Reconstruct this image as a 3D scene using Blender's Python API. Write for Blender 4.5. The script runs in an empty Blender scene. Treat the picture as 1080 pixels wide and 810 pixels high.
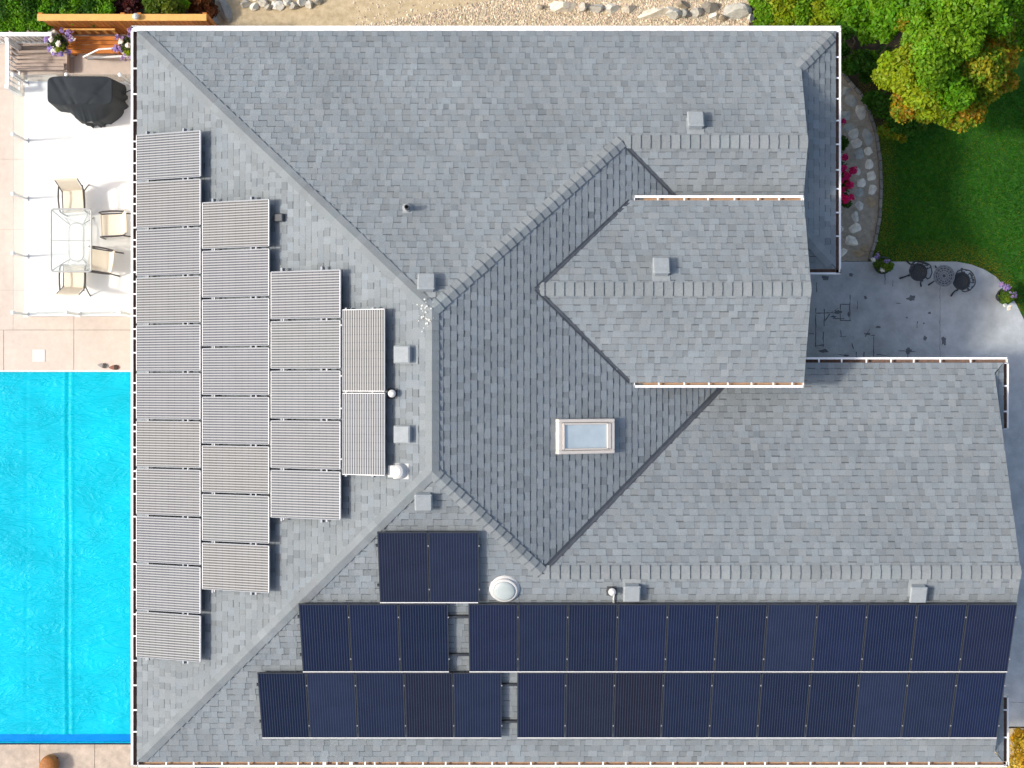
import bpy, math, random
from mathutils import Vector, Matrix, noise

# ------------------------------------------------------------------ basics
SC = bpy.context.scene
COL = SC.collection
F = 1800.0                # focal length in photo pixels (1080 wide)
E = 3.4                   # eave height
CAMZ = E + 36.0           # drone height
rnd = random.Random(7)
V = Vector

def P(px, py, z=0.0):
    d = CAMZ - z
    return V(((px - 540) * d / F, (405 - py) * d / F, z))

ORD = ['first', 'second', 'third', 'fourth', 'fifth', 'sixth', 'seventh', 'eighth', 'ninth', 'tenth',
       'eleventh', 'twelfth', 'thirteenth', 'fourteenth', 'fifteenth', 'sixteenth']

class MB:
    """collects faces, builds ONE mesh object"""
    def __init__(s):
        s.v = []; s.f = []; s.m = []; s.c = []
    def face(s, pts, m=0, c=(1, 1, 1)):
        n = len(s.v)
        s.v += [tuple(p) for p in pts]
        s.f.append(tuple(range(n, n + len(pts)))); s.m.append(m); s.c.append(c)
    def raw(s, verts, faces, m=0, c=(1, 1, 1)):
        n = len(s.v)
        s.v += [tuple(p) for p in verts]
        for f in faces:
            s.f.append(tuple(i + n for i in f)); s.m.append(m); s.c.append(c)
    def box(s, cen, size, M=None, m=0, c=(1, 1, 1), bev=0.0):
        cx, cy, cz = cen; x, y, z = size[0] / 2, size[1] / 2, size[2] / 2
        if bev <= 0:
            vs = [V((cx + i * x, cy + j * y, cz + k * z)) for k in (-1, 1) for j in (-1, 1) for i in (-1, 1)]
            fs = [(0, 2, 3, 1), (4, 5, 7, 6), (0, 1, 5, 4), (2, 6, 7, 3), (0, 4, 6, 2), (1, 3, 7, 5)]
        else:
            b = min(bev, x * .9, y * .9, z * .9)
            vs = []
            rings = [(-z, b), (-z + b, 0), (z - b, 0), (z, b)]
            for zz, ins in rings:
                xx, yy = x - ins, y - ins
                for (i, j) in ((-1, -1), (1, -1), (1, 1), (-1, 1)):
                    q = b * .6
                    if i * j > 0:
                        pts = [(i * xx, j * (yy - q)), (i * (xx - q), j * yy)]
                    else:
                        pts = [(i * (xx - q), j * yy), (i * xx, j * (yy - q))]
                    if (i, j) == (-1, -1): pts = [(-xx, -yy + q), (-xx + q, -yy)]
                    if (i, j) == (1, -1): pts = [(xx - q, -yy), (xx, -yy + q)]
                    if (i, j) == (1, 1): pts = [(xx, yy - q), (xx - q, yy)]
                    if (i, j) == (-1, 1): pts = [(-xx + q, yy), (-xx, yy - q)]
                    for p in pts: vs.append(V((cx + p[0], cy + p[1], cz + zz)))
            fs = [tuple(range(7, -1, -1)), tuple(range(24, 32))]
            for r in range(3):
                for i in range(8):
                    a = r * 8 + i; b2 = r * 8 + (i + 1) % 8
                    fs.append((a, b2, b2 + 8, a + 8))
        if M is not None: vs = [M @ p for p in vs]
        s.raw(vs, fs, m, c)
    def prism(s, poly, z0, z1, m=0, c=(1, 1, 1), mtop=None):
        """poly CCW (x,y)"""
        n = len(poly)
        lo = [V((p[0], p[1], z0)) for p in poly]; hi = [V((p[0], p[1], z1)) for p in poly]
        s.face(hi, m if mtop is None else mtop, c); s.face(lo[::-1], m, c)
        for i in range(n):
            j = (i + 1) % n
            s.face([lo[i], lo[j], hi[j], hi[i]], m, c)
    def tube(s, pts, r, n=6, m=0, c=(1, 1, 1), cap=True, closed=False):
        pts = [V(p) for p in pts]; N = len(pts)
        rs = r if isinstance(r, (list, tuple)) else [r] * N
        base = len(s.v); up = None
        for i in range(N):
            if closed: t = pts[(i + 1) % N] - pts[i - 1]
            else: t = pts[min(i + 1, N - 1)] - pts[max(i - 1, 0)]
            t = t.normalized() if t.length > 1e-9 else V((0, 0, 1))
            if up is None:
                up = V((0, 0, 1)) if abs(t.z) < .9 else V((1, 0, 0))
            a = t.cross(up).normalized(); b = a.cross(t).normalized(); up = b
            for k in range(n):
                w = 2 * math.pi * k / n
                s.v.append(tuple(pts[i] + (a * math.cos(w) + b * math.sin(w)) * rs[i]))
        segs = N if closed else N - 1
        for i in range(segs):
            for k in range(n):
                i2 = (i + 1) % N
                s.f.append((base + i * n + k, base + i * n + (k + 1) % n, base + i2 * n + (k + 1) % n, base + i2 * n + k))
                s.m.append(m); s.c.append(c)
        if cap and not closed:
            s.f.append(tuple(base + k for k in range(n - 1, -1, -1))); s.m.append(m); s.c.append(c)
            s.f.append(tuple(base + (N - 1) * n + k for k in range(n))); s.m.append(m); s.c.append(c)
    def lathe(s, prof, n=24, M=None, m=0, c=(1, 1, 1)):
        base = len(s.v)
        for (r, z) in prof:
            for k in range(n):
                w = 2 * math.pi * k / n
                p = V((r * math.cos(w), r * math.sin(w), z))
                if M is not None: p = M @ p
                s.v.append(tuple(p))
        for i in range(len(prof) - 1):
            for k in range(n):
                s.f.append((base + i * n + k, base + i * n + (k + 1) % n, base + (i + 1) * n + (k + 1) % n, base + (i + 1) * n + k))
                s.m.append(m); s.c.append(c)
        s.f.append(tuple(base + (len(prof) - 1) * n + k for k in range(n))); s.m.append(m); s.c.append(c)
        s.f.append(tuple(base + k for k in range(n - 1, -1, -1))); s.m.append(m); s.c.append(c)
    def build(s, name, mats, parent=None, smooth=False, world=False):
        me = bpy.data.meshes.new(name)
        me.from_pydata(s.v, [], s.f)
        mats = mats if isinstance(mats, (list, tuple)) else [mats]
        for m in mats: me.materials.append(m)
        me.polygons.foreach_set('material_index', s.m)
        if smooth: me.polygons.foreach_set('use_smooth', [True] * len(s.f))
        at = me.attributes.new('col', 'FLOAT_VECTOR', 'FACE')
        flat = []
        for c in s.c: flat += [c[0], c[1], c[2]]
        at.data.foreach_set('vector', flat)
        me.update()
        o = bpy.data.objects.new(name, me); COL.objects.link(o)
        if parent is not None:
            o.parent = parent
            if world: o.matrix_parent_inverse = parent.matrix_world.inverted()
        return o

def tag(o, label=None, cat=None, group=None, kind=None):
    if label: o['label'] = label
    if cat: o['category'] = cat
    if group: o['group'] = group
    if kind: o['kind'] = kind
    return o

def thing(name, label, cat, loc=(0, 0, 0), rz=0.0, group=None, M=None):
    o = bpy.data.objects.new(name, None); COL.objects.link(o)
    o.empty_display_size = .2
    if M is not None: o.matrix_world = M
    else: o.matrix_world = Matrix.Translation(V(loc)) @ Matrix.Rotation(rz, 4, 'Z')
    return tag(o, label, cat, group)

FLOW = []
def copy_tree(o, M=None, label=None, parent=None):
    c = o.copy(); COL.objects.link(c)
    if parent is not None: c.parent = parent
    if M is not None: c.matrix_world = M
    if label: c['label'] = label
    for ch in list(o.children): copy_tree(ch, None, None, c)
    return c

def MZ(loc, rz=0.0, sc=1.0):
    return Matrix.Translation(V(loc)) @ Matrix.Rotation(rz, 4, 'Z') @ Matrix.Scale(sc, 4)

# ------------------------------------------------------------------ materials
def newmat(name):
    m = bpy.data.materials.new(name); m.use_nodes = True
    return m, m.node_tree.nodes, m.node_tree.links, m.node_tree.nodes['Principled BSDF']

def mat(name, col, rough=.6, var=.12, scale=6.0, metal=0.0, bump=0.0, bscale=40.0, attr=False, spec=.5, col2=None, lowscale=None, alpha=None):
    """procedural: base colour broken up by two noises, optional per-face colour attribute and bump"""
    m, N, L, bs = newmat(name)
    tc = N.new('ShaderNodeTexCoord')
    nz = N.new('ShaderNodeTexNoise'); nz.inputs['Scale'].default_value = scale; nz.inputs['Detail'].default_value = 6
    nz.inputs['Roughness'].default_value = .65
    L.new(tc.outputs['Object'], nz.inputs['Vector'])
    cr = N.new('ShaderNodeValToRGB')
    a = V(col); b = V(col2) if col2 else a
    cr.color_ramp.elements[0].position = .3; cr.color_ramp.elements[1].position = .7
    cr.color_ramp.elements[0].color = (*(a * (1 - var)), 1); cr.color_ramp.elements[1].color = (*(b * (1 + var)), 1)
    L.new(nz.outputs['Fac'], cr.inputs['Fac'])
    out = cr.outputs['Color']
    if lowscale:
        n2 = N.new('ShaderNodeTexNoise'); n2.inputs['Scale'].default_value = lowscale; n2.inputs['Detail'].default_value = 3
        L.new(tc.outputs['Object'], n2.inputs['Vector'])
        mr = N.new('ShaderNodeMapRange'); mr.inputs['To Min'].default_value = .78; mr.inputs['To Max'].default_value = 1.22
        L.new(n2.outputs['Fac'], mr.inputs['Value'])
        mx = N.new('ShaderNodeVectorMath'); mx.operation = 'SCALE'
        L.new(out, mx.inputs[0]); L.new(mr.outputs['Result'], mx.inputs['Scale']); out = mx.outputs['Vector']
    if attr:
        an = N.new('ShaderNodeAttribute'); an.attribute_name = 'col'
        mx = N.new('ShaderNodeVectorMath'); mx.operation = 'MULTIPLY'
        L.new(out, mx.inputs[0]); L.new(an.outputs['Vector'], mx.inputs[1]); out = mx.outputs['Vector']
    L.new(out, bs.inputs['Base Color'])
    bs.inputs['Roughness'].default_value = rough; bs.inputs['Metallic'].default_value = metal
    bs.inputs['Specular IOR Level'].default_value = spec
    if bump:
        bn = N.new('ShaderNodeTexNoise'); bn.inputs['Scale'].default_value = bscale; bn.inputs['Detail'].default_value = 5
        L.new(tc.outputs['Object'], bn.inputs['Vector'])
        bp = N.new('ShaderNodeBump'); bp.inputs['Strength'].default_value = bump; bp.inputs['Distance'].default_value = .02
        L.new(bn.outputs['Fac'], bp.inputs['Height']); L.new(bp.outputs['Normal'], bs.inputs['Normal'])
    if alpha is not None: bs.inputs['Alpha'].default_value = alpha
    return m

def leafmat(name, trans=.35, gloss=.012):
    m = bpy.data.materials.new(name); m.use_nodes = True
    N = m.node_tree.nodes; L = m.node_tree.links
    N.remove(N['Principled BSDF'])
    an = N.new('ShaderNodeAttribute'); an.attribute_name = 'col'
    d = N.new('ShaderNodeBsdfDiffuse'); t = N.new('ShaderNodeBsdfTranslucent'); g = N.new('ShaderNodeBsdfGlossy')
    g.inputs['Roughness'].default_value = .45; g.inputs['Color'].default_value = (.8, .8, .8, 1)
    m1 = N.new('ShaderNodeMixShader'); m1.inputs[0].default_value = trans
    m2 = N.new('ShaderNodeMixShader'); m2.inputs[0].default_value = gloss
    for x in (d, t): L.new(an.outputs['Vector'], x.inputs['Color'])
    L.new(d.outputs[0], m1.inputs[1]); L.new(t.outputs[0], m1.inputs[2])
    L.new(m1.outputs[0], m2.inputs[1]); L.new(g.outputs[0], m2.inputs[2])
    L.new(m2.outputs[0], N['Material Output'].inputs['Surface'])
    return m

def glassmat(name, tint=(.965, .985, .98), haze=0.0):
    m = bpy.data.materials.new(name); m.use_nodes = True
    N = m.node_tree.nodes; L = m.node_tree.links; N.remove(N['Principled BSDF'])
    tr = N.new('ShaderNodeBsdfTransparent'); tr.inputs['Color'].default_value = (*tint, 1)
    gl = N.new('ShaderNodeBsdfGlossy'); gl.inputs['Roughness'].default_value = .03
    gl.inputs['Color'].default_value = (.9, .95, .95, 1)
    fr = N.new('ShaderNodeLayerWeight'); fr.inputs['Blend'].default_value = .06
    mx = N.new('ShaderNodeMixShader')
    L.new(fr.outputs['Facing'], mx.inputs[0]); L.new(tr.outputs[0], mx.inputs[1]); L.new(gl.outputs[0], mx.inputs[2])
    out = mx.outputs[0]
    if haze:      # frosted / dusty glass
        df = N.new('ShaderNodeBsdfDiffuse'); df.inputs['Color'].default_value = (.62, .65, .64, 1)
        m3 = N.new('ShaderNodeMixShader'); m3.inputs[0].default_value = haze
        L.new(out, m3.inputs[1]); L.new(df.outputs[0], m3.inputs[2]); out = m3.outputs[0]
    L.new(out, N['Material Output'].inputs['Surface'])
    return m

def pvmat(name, cols, line, lw, rough, gap, line_metal=0.0):
    """cells with bus bars along the module's length, thin cell gaps across"""
    m, N, L, bs = newmat(name)
    tc = N.new('ShaderNodeTexCoord'); sp = N.new('ShaderNodeSeparateXYZ')
    L.new(tc.outputs['Object'], sp.inputs[0])
    def stripe(sock, period, width):
        a = N.new('ShaderNodeMath'); a.operation = 'DIVIDE'; a.inputs[1].default_value = period
        L.new(sock, a.inputs[0])
        b = N.new('ShaderNodeMath'); b.operation = 'FRACT'; L.new(a.outputs[0], b.inputs[0])
        c = N.new('ShaderNodeMath'); c.operation = 'LESS_THAN'; c.inputs[1].default_value = width
        L.new(b.outputs[0], c.inputs[0]); return c.outputs[0]
    s1 = stripe(sp.outputs['X'], .0528, lw)
    s2 = stripe(sp.outputs['Y'], .158, gap[1])
    oi = N.new('ShaderNodeObjectInfo')
    cr = N.new('ShaderNodeValToRGB')
    els = cr.color_ramp.elements
    while len(els) < len(cols): els.new(.5)
    for i, c in enumerate(cols):
        els[i].position = i / max(1, len(cols) - 1); els[i].color = (*c, 1)
    L.new(oi.outputs['Random'], cr.inputs['Fac'])
    nz = N.new('ShaderNodeTexNoise'); nz.inputs['Scale'].default_value = 2.2
    L.new(tc.outputs['Object'], nz.inputs['Vector'])
    mr = N.new('ShaderNodeMapRange'); mr.inputs['To Min'].default_value = .7; mr.inputs['To Max'].default_value = 1.3
    L.new(nz.outputs['Fac'], mr.inputs['Value'])
    sc = N.new('ShaderNodeVectorMath'); sc.operation = 'SCALE'
    L.new(cr.outputs['Color'], sc.inputs[0]); L.new(mr.outputs['Result'], sc.inputs['Scale'])
    m1 = N.new('ShaderNodeMix'); m1.data_type = 'RGBA'
    L.new(s2, m1.inputs['Factor']); L.new(sc.outputs['Vector'], m1.inputs['A']); m1.inputs['B'].default_value = (*gap[0], 1)
    m2 = N.new('ShaderNodeMix'); m2.data_type = 'RGBA'
    L.new(s1, m2.inputs['Factor']); L.new(m1.outputs['Result'], m2.inputs['A']); m2.inputs['B'].default_value = (*line, 1)
    L.new(m2.outputs['Result'], bs.inputs['Base Color'])
    bs.inputs['Roughness'].default_value = rough
    bs.inputs['IOR'].default_value = 1.45; bs.inputs['Specular IOR Level'].default_value = .17
    if line_metal:
        q = N.new('ShaderNodeMath'); q.operation = 'MULTIPLY'; q.inputs[1].default_value = line_metal
        L.new(s1, q.inputs[0]); L.new(q.outputs[0], bs.inputs['Metallic'])
    return m

M = {}
M['shingle'] = mat('shingle', (.207, .231, .242), .92, .16, 55, attr=True, bump=.35, bscale=160, lowscale=.55, spec=.25)
M['cap'] = mat('ridge_shingle', (.208, .229, .235), .92, .14, 60, attr=True, bump=.35, bscale=160, lowscale=.9, spec=.25)
M['cream'] = mat('cream_frame_paint', (.66, .59, .51), .5, .05, 9)
M['flash'] = mat('valley_metal', (.055, .062, .072), .55, .2, 8)
M['white'] = mat('white_metal', (.80, .79, .77), .45, .04, 9)
M['gutin'] = mat('gutter_silt', (.20, .13, .10), .9, .3, 14)
M['fascia'] = mat('white_fascia', (.72, .70, .66), .6, .05, 5)
M['gutrefl'] = mat('gutter_reflection', (.44, .28, .17), .7, .2, 8)  # gutter insides: wood-toned reflection painted as base colour
M['stucco'] = mat('stucco', (.55, .50, .42), .9, .08, 30, bump=.3, bscale=90)
M['vent'] = mat('grey_vent_metal', (.26, .285, .295), .8, .10, 12)
M['darkvent'] = mat('dark_vent', (.05, .055, .06), .6, .2, 12)
M['whiteplastic'] = mat('white_plastic', (.56, .55, .52), .6, .05, 9)
M['bird'] = mat('lime_splash', (.50, .50, .47), .9, .2, 30)
M['pv_black'] = pvmat('black_solar_cells', [(.008, .012, .030), (.012, .018, .042), (.015, .022, .050), (.011, .012, .022), (.010, .016, .046), (.006, .010, .026)],
                      (.040, .052, .08), .16, .16, ((.012, .016, .03), .02))
M['pv_glare'] = pvmat('glare_solar_cells', [(.100, .108, .120), (.094, .098, .116), (.112, .108, .102), (.100, .108, .114)],
                       (.32, .325, .325), .40, .5, ((.055, .058, .072), .09))  # paler cells and lines: sun and sky glare painted into the colour
M['blackframe'] = mat('black_anodised', (.035, .038, .044), .4, .1, 9)
M['silverframe'] = mat('silver_anodised', (.66, .65, .64), .45, .06, 9)
M['greyrail'] = mat('galvanised_rail', (.22, .24, .27), .5, .1, 9)
M['clip'] = mat('bright_clamp', (.30, .30, .31), .45, .1, 9)
M['skyglass'] = mat('skylight_glass', (.50, .57, .58), .12, .10, 3, spec=.8)
M['glass'] = glassmat('clear_glass')
M['deckfloor'] = mat('white_deck_membrane', (.78, .77, .74), .7, .03, 2.5)
M['paving'] = mat('sandstone_concrete', (.53, .45, .385), .9, .07, 9, bump=.2, bscale=70, lowscale=.8)
M['coping'] = mat('weathered_coping', (.44, .36, .285), .9, .22, 5, bump=.2, bscale=70, lowscale=1.1)
M['joint'] = mat('paving_joint', (.16, .12, .10), .95, .2, 20)
M['patio'] = mat('grey_stamped_concrete', (.40, .42, .425), .8, .20, 2.2, bump=.6, bscale=14, lowscale=.7)
M['stain'] = mat('damp_stain', (.11, .12, .13), .7, .25, 20)
M['soil'] = mat('tan_soil', (.44, .345, .20), .95, .16, 7, bump=.5, bscale=60, col2=(.50, .41, .27), lowscale=.9)
M['bedsoil'] = mat('grey_bed_mortar', (.36, .31, .235), .95, .25, 12, bump=.5, bscale=50, lowscale=1.3)
M['mulch'] = mat('bark_mulch', (.040, .028, .012), .95, .5, 30, bump=.8, bscale=40)
M['lawn'] = mat('lawn_turf', (.010, .075, .002), .95, .35, 9, bump=.6, bscale=90, col2=(.022, .105, .003), lowscale=1.0)
M['rock'] = mat('pale_rock', (.62, .59, .53), .9, .25, 7, attr=True, bump=.7, bscale=14)
M['edging'] = mat('grey_edging', (.22, .205, .185), .9, .2, 15, attr=True, bump=.4, bscale=40)
M['leaf'] = leafmat('leaf')
M['grassm'] = leafmat('grass_blade', .25, 0.0)
M['petal'] = leafmat('petal', .2)
M['bark'] = mat('bark', (.12, .085, .06), .9, .3, 14, bump=.6, bscale=30)
M['cedar'] = mat('orange_cedar', (.46, .15, .014), .6, .18, 9, attr=True)
M['cedarpale'] = mat('pale_cedar', (.64, .34, .085), .6, .12, 7)
M['stepwood'] = mat('weathered_board', (.42, .33, .27), .8, .12, 9, attr=True)
M['cover'] = mat('black_cover_cloth', (.015, .020, .024), .85, .15, 5, bump=.25, bscale=9)
M['sling'] = mat('beige_sling', (.76, .66, .51), .8, .05, 40)
M['bronze'] = mat('dark_bronze_tube', (.055, .045, .04), .4, .1, 9)
M['iron'] = mat('cast_iron', (.030, .036, .042), .45, .2, 12)
M['ironpale'] = mat('worn_grey_iron', (.17, .19, .21), .4, .3, 25)
M['pot'] = mat('dark_pot', (.03, .03, .032), .5, .2, 12)
M['rust'] = mat('rust_brown_wicker', (.30, .105, .015), .6, .35, 20, bump=.5, bscale=50)
M['sandalgrey'] = mat('grey_rubber', (.25, .24, .23), .7, .2, 30)
M['sandalbrown'] = mat('brown_leather', (.22, .08, .05), .6, .2, 30)

def poolmat(name, col, strength=1.0):
    m, N, L, bs = newmat(name)
    tc = N.new('ShaderNodeTexCoord')
    def wr(rot, sx, sy, scale, dist):
        mp = N.new('ShaderNodeMapping'); mp.inputs['Scale'].default_value = (sx, sy, 1); mp.inputs['Rotation'].default_value = (0, 0, rot)
        L.new(tc.outputs['Object'], mp.inputs['Vector'])
        n = N.new('ShaderNodeTexNoise'); n.inputs['Scale'].default_value = scale; n.inputs['Detail'].default_value = 3.5
        n.inputs['Distortion'].default_value = dist; n.inputs['Roughness'].default_value = .55
        L.new(mp.outputs['Vector'], n.inputs['Vector'])
        # ridged: 1-|2n-1|
        a = N.new('ShaderNodeMath'); a.operation = 'MULTIPLY_ADD'; a.inputs[1].default_value = 2; a.inputs[2].default_value = -1
        L.new(n.outputs['Fac'], a.inputs[0])
        b = N.new('ShaderNodeMath'); b.operation = 'ABSOLUTE'; L.new(a.outputs[0], b.inputs[0])
        c = N.new('ShaderNodeMath'); c.operation = 'SUBTRACT'; c.inputs[0].default_value = 1; L.new(b.outputs[0], c.inputs[1])
        d = N.new('ShaderNodeMath'); d.operation = 'POWER'; d.inputs[1].default_value = 3; L.new(c.outputs[0], d.inputs[0])
        return d.outputs[0]
    w1 = wr(.12, .5, 2.2, 1.5, 1.8); w2 = wr(-.5, .7, 1.8, 1.1, 3.0)
    sm = N.new('ShaderNodeMath'); sm.operation = 'ADD'; L.new(w1, sm.inputs[0]); L.new(w2, sm.inputs[1])
    bp = N.new('ShaderNodeBump'); bp.inputs['Strength'].default_value = .6 * strength; bp.inputs['Distance'].default_value = .02
    L.new(sm.outputs[0], bp.inputs['Height']); L.new(bp.outputs['Normal'], bs.inputs['Normal'])
    nz = N.new('ShaderNodeTexNoise'); nz.inputs['Scale'].default_value = .9; nz.inputs['Detail'].default_value = 4
    L.new(tc.outputs['Object'], nz.inputs['Vector'])
    cr = N.new('ShaderNodeValToRGB'); a = V(col)
    cr.color_ramp.elements[0].color = (*(a * .86), 1); cr.color_ramp.elements[1].color = (*(a * 1.12), 1)
    cr.color_ramp.elements[0].position = .3; cr.color_ramp.elements[1].position = .7
    L.new(nz.outputs['Fac'], cr.inputs['Fac']); L.new(cr.outputs['Color'], bs.inputs['Base Color'])
    bs.inputs['Roughness'].default_value = .42; bs.inputs['Specular IOR Level'].default_value = .12
    return m
M['pool'] = poolmat('cyan_bubble_cover', (.0, .42, .55))
M['poolband'] = poolmat('blue_cover_band', (.0, .20, .58), .4)

# ------------------------------------------------------------------ roof planes  z = a*X + b*Y + c
sW, sN, sS, sE, sG = .46, .486, .466, .452, .46
XW, YN, YS, XK = -7.9, 7.44, -7.96, 6.82
XR = -1.55; ZR = E + sW * (XR - XW)
YGN, YGS, YGR, XG = 3.74, .04, 1.89, 5.96
ZGE = E + 1.15; ZGR = ZGE + sG * 1.85
YD = .44; XD = 10.15; XDO = 10.36
YNR = 4.94; YNS = 2.44; XNR = 6.03
PL = {
    'W': (sW, 0, E - sW * XW),
    'N': (0, -sN, E + sN * YN),
    'S': (0, sS, E - sS * YS),
    'E': (-sE, 0, ZR + sE * XR),
    'K': (-sN, 0, E + sN * XK),
    'NS': (0, sN, E - sN * YNS),
    'GN': (0, -sG, ZGE + sG * YGN),
    'GS': (0, sG, ZGE - sG * YGS),
    'DN': (0, -sS, E + sS * YD),
    'R': (-sS, 0, E + sS * XDO),
}
def zp(k, x, y):
    a, b, c = PL[k]; return a * x + b * y + c
def onplane(k, px, py, lift=0.0):
    a, b, c = PL[k]; c += lift
    kx, ky = (px - 540) / F, (405 - py) / F
    t = (CAMZ - c) / (1 + a * kx + b * ky)
    return V((kx * t, ky * t, CAMZ - t))
def pnorm(k):
    a, b, c = PL[k]; return V((-a, -b, 1)).normalized()
def frame_on(k):
    """3x3 axes: x along eave, y up the slope, z normal"""
    a, b, c = PL[k]; g = V((a, b, 0)); h = g.normalized()
    y = V((h.x, h.y, g.length)).normalized(); z = pnorm(k); x = y.cross(z)
    return x, y, z
def mat_axes(x, y, z, p):
    return Matrix(((x.x, y.x, z.x, p.x), (x.y, y.y, z.y, p.y), (x.z, y.z, z.z, p.z), (0, 0, 0, 1)))

def clip(poly, a, b, c):
    """keep a*x+b*y+c>=0"""
    out = []
    for i in range(len(poly)):
        p, q = poly[i], poly[(i + 1) % len(poly)]
        dp = a * p[0] + b * p[1] + c; dq = a * q[0] + b * q[1] + c
        if dp >= 0: out.append(p)
        if (dp >= 0) != (dq >= 0):
            t = dp / (dp - dq); out.append((p[0] + (q[0] - p[0]) * t, p[1] + (q[1] - p[1]) * t))
    return out
def ccw(poly):
    A = sum(poly[i][0] * poly[(i + 1) % len(poly)][1] - poly[(i + 1) % len(poly)][0] * poly[i][1] for i in range(len(poly)))
    return poly if A > 0 else poly[::-1]

def hv(k, x, y):
    f = math.sin(x * 127.1 + y * 311.7 + k * 74.7) * 43758.5453
    return f - math.floor(f)

def shingle(mb, k, polys, seed):
    a, b, c = PL[k]; g = V((a, b, 0)); s = g.length
    w = g / s; u = V((-w.y, w.x, 0))
    n = pnorm(k)
    e = .143 / math.sqrt(1 + s * s)
    polys = [ccw(p) for p in polys]
    allp = [p for q in polys for p in q]
    bs_ = [w.x * p[0] + w.y * p[1] for p in allp]; as_ = [u.x * p[0] + u.y * p[1] for p in allp]
    b0, b1, a0, a1 = min(bs_), max(bs_), min(as_), max(as_)
    nr = int((b1 - b0) / e) + 1
    R = random.Random(seed)
    for r in range(nr):
        lo, hi = b0 + r * e, b0 + (r + 1) * e + .004
        x = a0 - R.random() * .4
        kind = 0
        while x < a1:
            wd = R.uniform(.10, .19) if kind else R.uniform(.11, .23)
            kind = 1 - kind
            x2 = x + wd
            # laminated shingle: dragon teeth alternate thick / thin; thin ones show the darker granule band under the course above
            t = R.gauss(1.0, .05) * (1.03 if kind else .96)
            if R.random() < .06: t *= .88
            warm = R.gauss(0, .010)
            col = (t * (1 + warm), t, t * (1 - warm))
            th = .0095 if kind else .0035
            bands = [(lo, hi, col)]
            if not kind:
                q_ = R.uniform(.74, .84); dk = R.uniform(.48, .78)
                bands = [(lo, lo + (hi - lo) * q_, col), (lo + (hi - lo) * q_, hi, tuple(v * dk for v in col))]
            elif R.random() < .55:  # some thick ones: course-edge shade painted as a dark upper line
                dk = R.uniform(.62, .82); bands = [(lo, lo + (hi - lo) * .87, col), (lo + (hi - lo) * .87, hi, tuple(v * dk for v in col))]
            for bl, bh, bc in bands:
              rect_ = [(u.x * aa + w.x * bb, u.y * aa + w.y * bb) for aa, bb in ((x, bl), (x2, bl), (x2, bh), (x, bh))]
              rect_ = ccw(rect_)
              for q in polys:
                pts = rect_
                for i in range(len(q)):
                    p0, p1 = q[i], q[(i + 1) % len(q)]
                    A, B = -(p1[1] - p0[1]), (p1[0] - p0[0])
                    pts = clip(pts, A, B, -(A * p0[0] + B * p0[1]))
                    if len(pts) < 3: break
                if len(pts) < 3: continue
                top = []; bot = []
                for p in pts:
                    z = a * p[0] + b * p[1] + c
                    f = ((w.x * p[0] + w.y * p[1]) - lo) / (hi - lo)
                    base = V((p[0], p[1], z))
                    top.append(base + n * (th + .012 * (1 - f) + .001))
                    bot.append(base - n * .006)
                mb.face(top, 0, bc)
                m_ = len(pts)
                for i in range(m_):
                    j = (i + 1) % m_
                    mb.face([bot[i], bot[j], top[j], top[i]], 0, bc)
            x = x2

ROOF = {
    'W': [[(XW, YN), (XW, YS), (XR, -1.694), (XR, 1.432)]],
    'N': [[(XW, YN), (XR, 1.432), (2.222, YNR), (2.222, YN)],
          [(2.222, YNR), (XNR, YNR), (XNR, YN), (2.222, YN)], [(XNR, 6.65), (XK, YN), (XNR, YN)]],
    'S': [[(XW, YS), (.58, YS), (.58, -3.76), (XR, -1.694)],
          [(.58, YS), (XD, YS), (XD, -3.76), (.58, -3.76)], [(XD, YS), (XDO, YS), (XD, YS + .21)]],
    'E': [[(XR, 1.432), (XR, -1.694), (.58, -3.76), (4.91, YD), (4.91, YNS), (2.222, YNR)]],
    'K': [[(XK, YN), (5.75, 6.24), (5.75, 3.64), (XK, YNS)]],
    'NS': [[(2.222, YNR), (4.91, YNS), (XNR, YNS), (XNR, YNR)], [(XNR, 3.23), (XNR, YNS), (XK, YNS)]],
    'GN': [[(.47, YGR), (XG, YGR), (XG, YGN), (2.37, YGN)]],
    'GS': [[(.47, YGR), (2.37, YGS), (XG, YGS), (XG, YGR)]],
    'DN': [[(.58, -3.76), (XD, -3.76), (XD, YD), (4.91, YD)], [(XD, YD - .21), (XDO, YD), (XD, YD)]],
    'R': [[(XDO, YD), (9.85, -.2), (9.85, -.95), (XDO, -.95)],
          [(XDO, YS), (XDO, -6.45), (9.85, -6.45), (9.85, -7.3)]],
}
house = thing('house', 'large grey shingled house with crossing hip and gable roofs', 'house', (0, 0, 0))
mb = MB()
for i, (k, polys) in enumerate(ROOF.items()):
    shingle(mb, k, polys, 100 + i)
roof = mb.build('roof', M['shingle'], house)

# roof slab under the shingles, white edge
mb = MB()
for k, polys in ROOF.items():
    for q in polys:
        q = ccw(q); n_ = len(q)
        top = [V((x, y, zp(k, x, y) - .012)) for x, y in q]; bot = [V((x, y, zp(k, x, y) - .15)) for x, y in q]
        mb.face(top, 0); mb.face(bot[::-1], 0)
        for i in range(n_):
            j = (i + 1) % n_; mb.face([bot[i], bot[j], top[j], top[i]], 0)
mb.build('roof_edge', M['fascia'], house)

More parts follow.
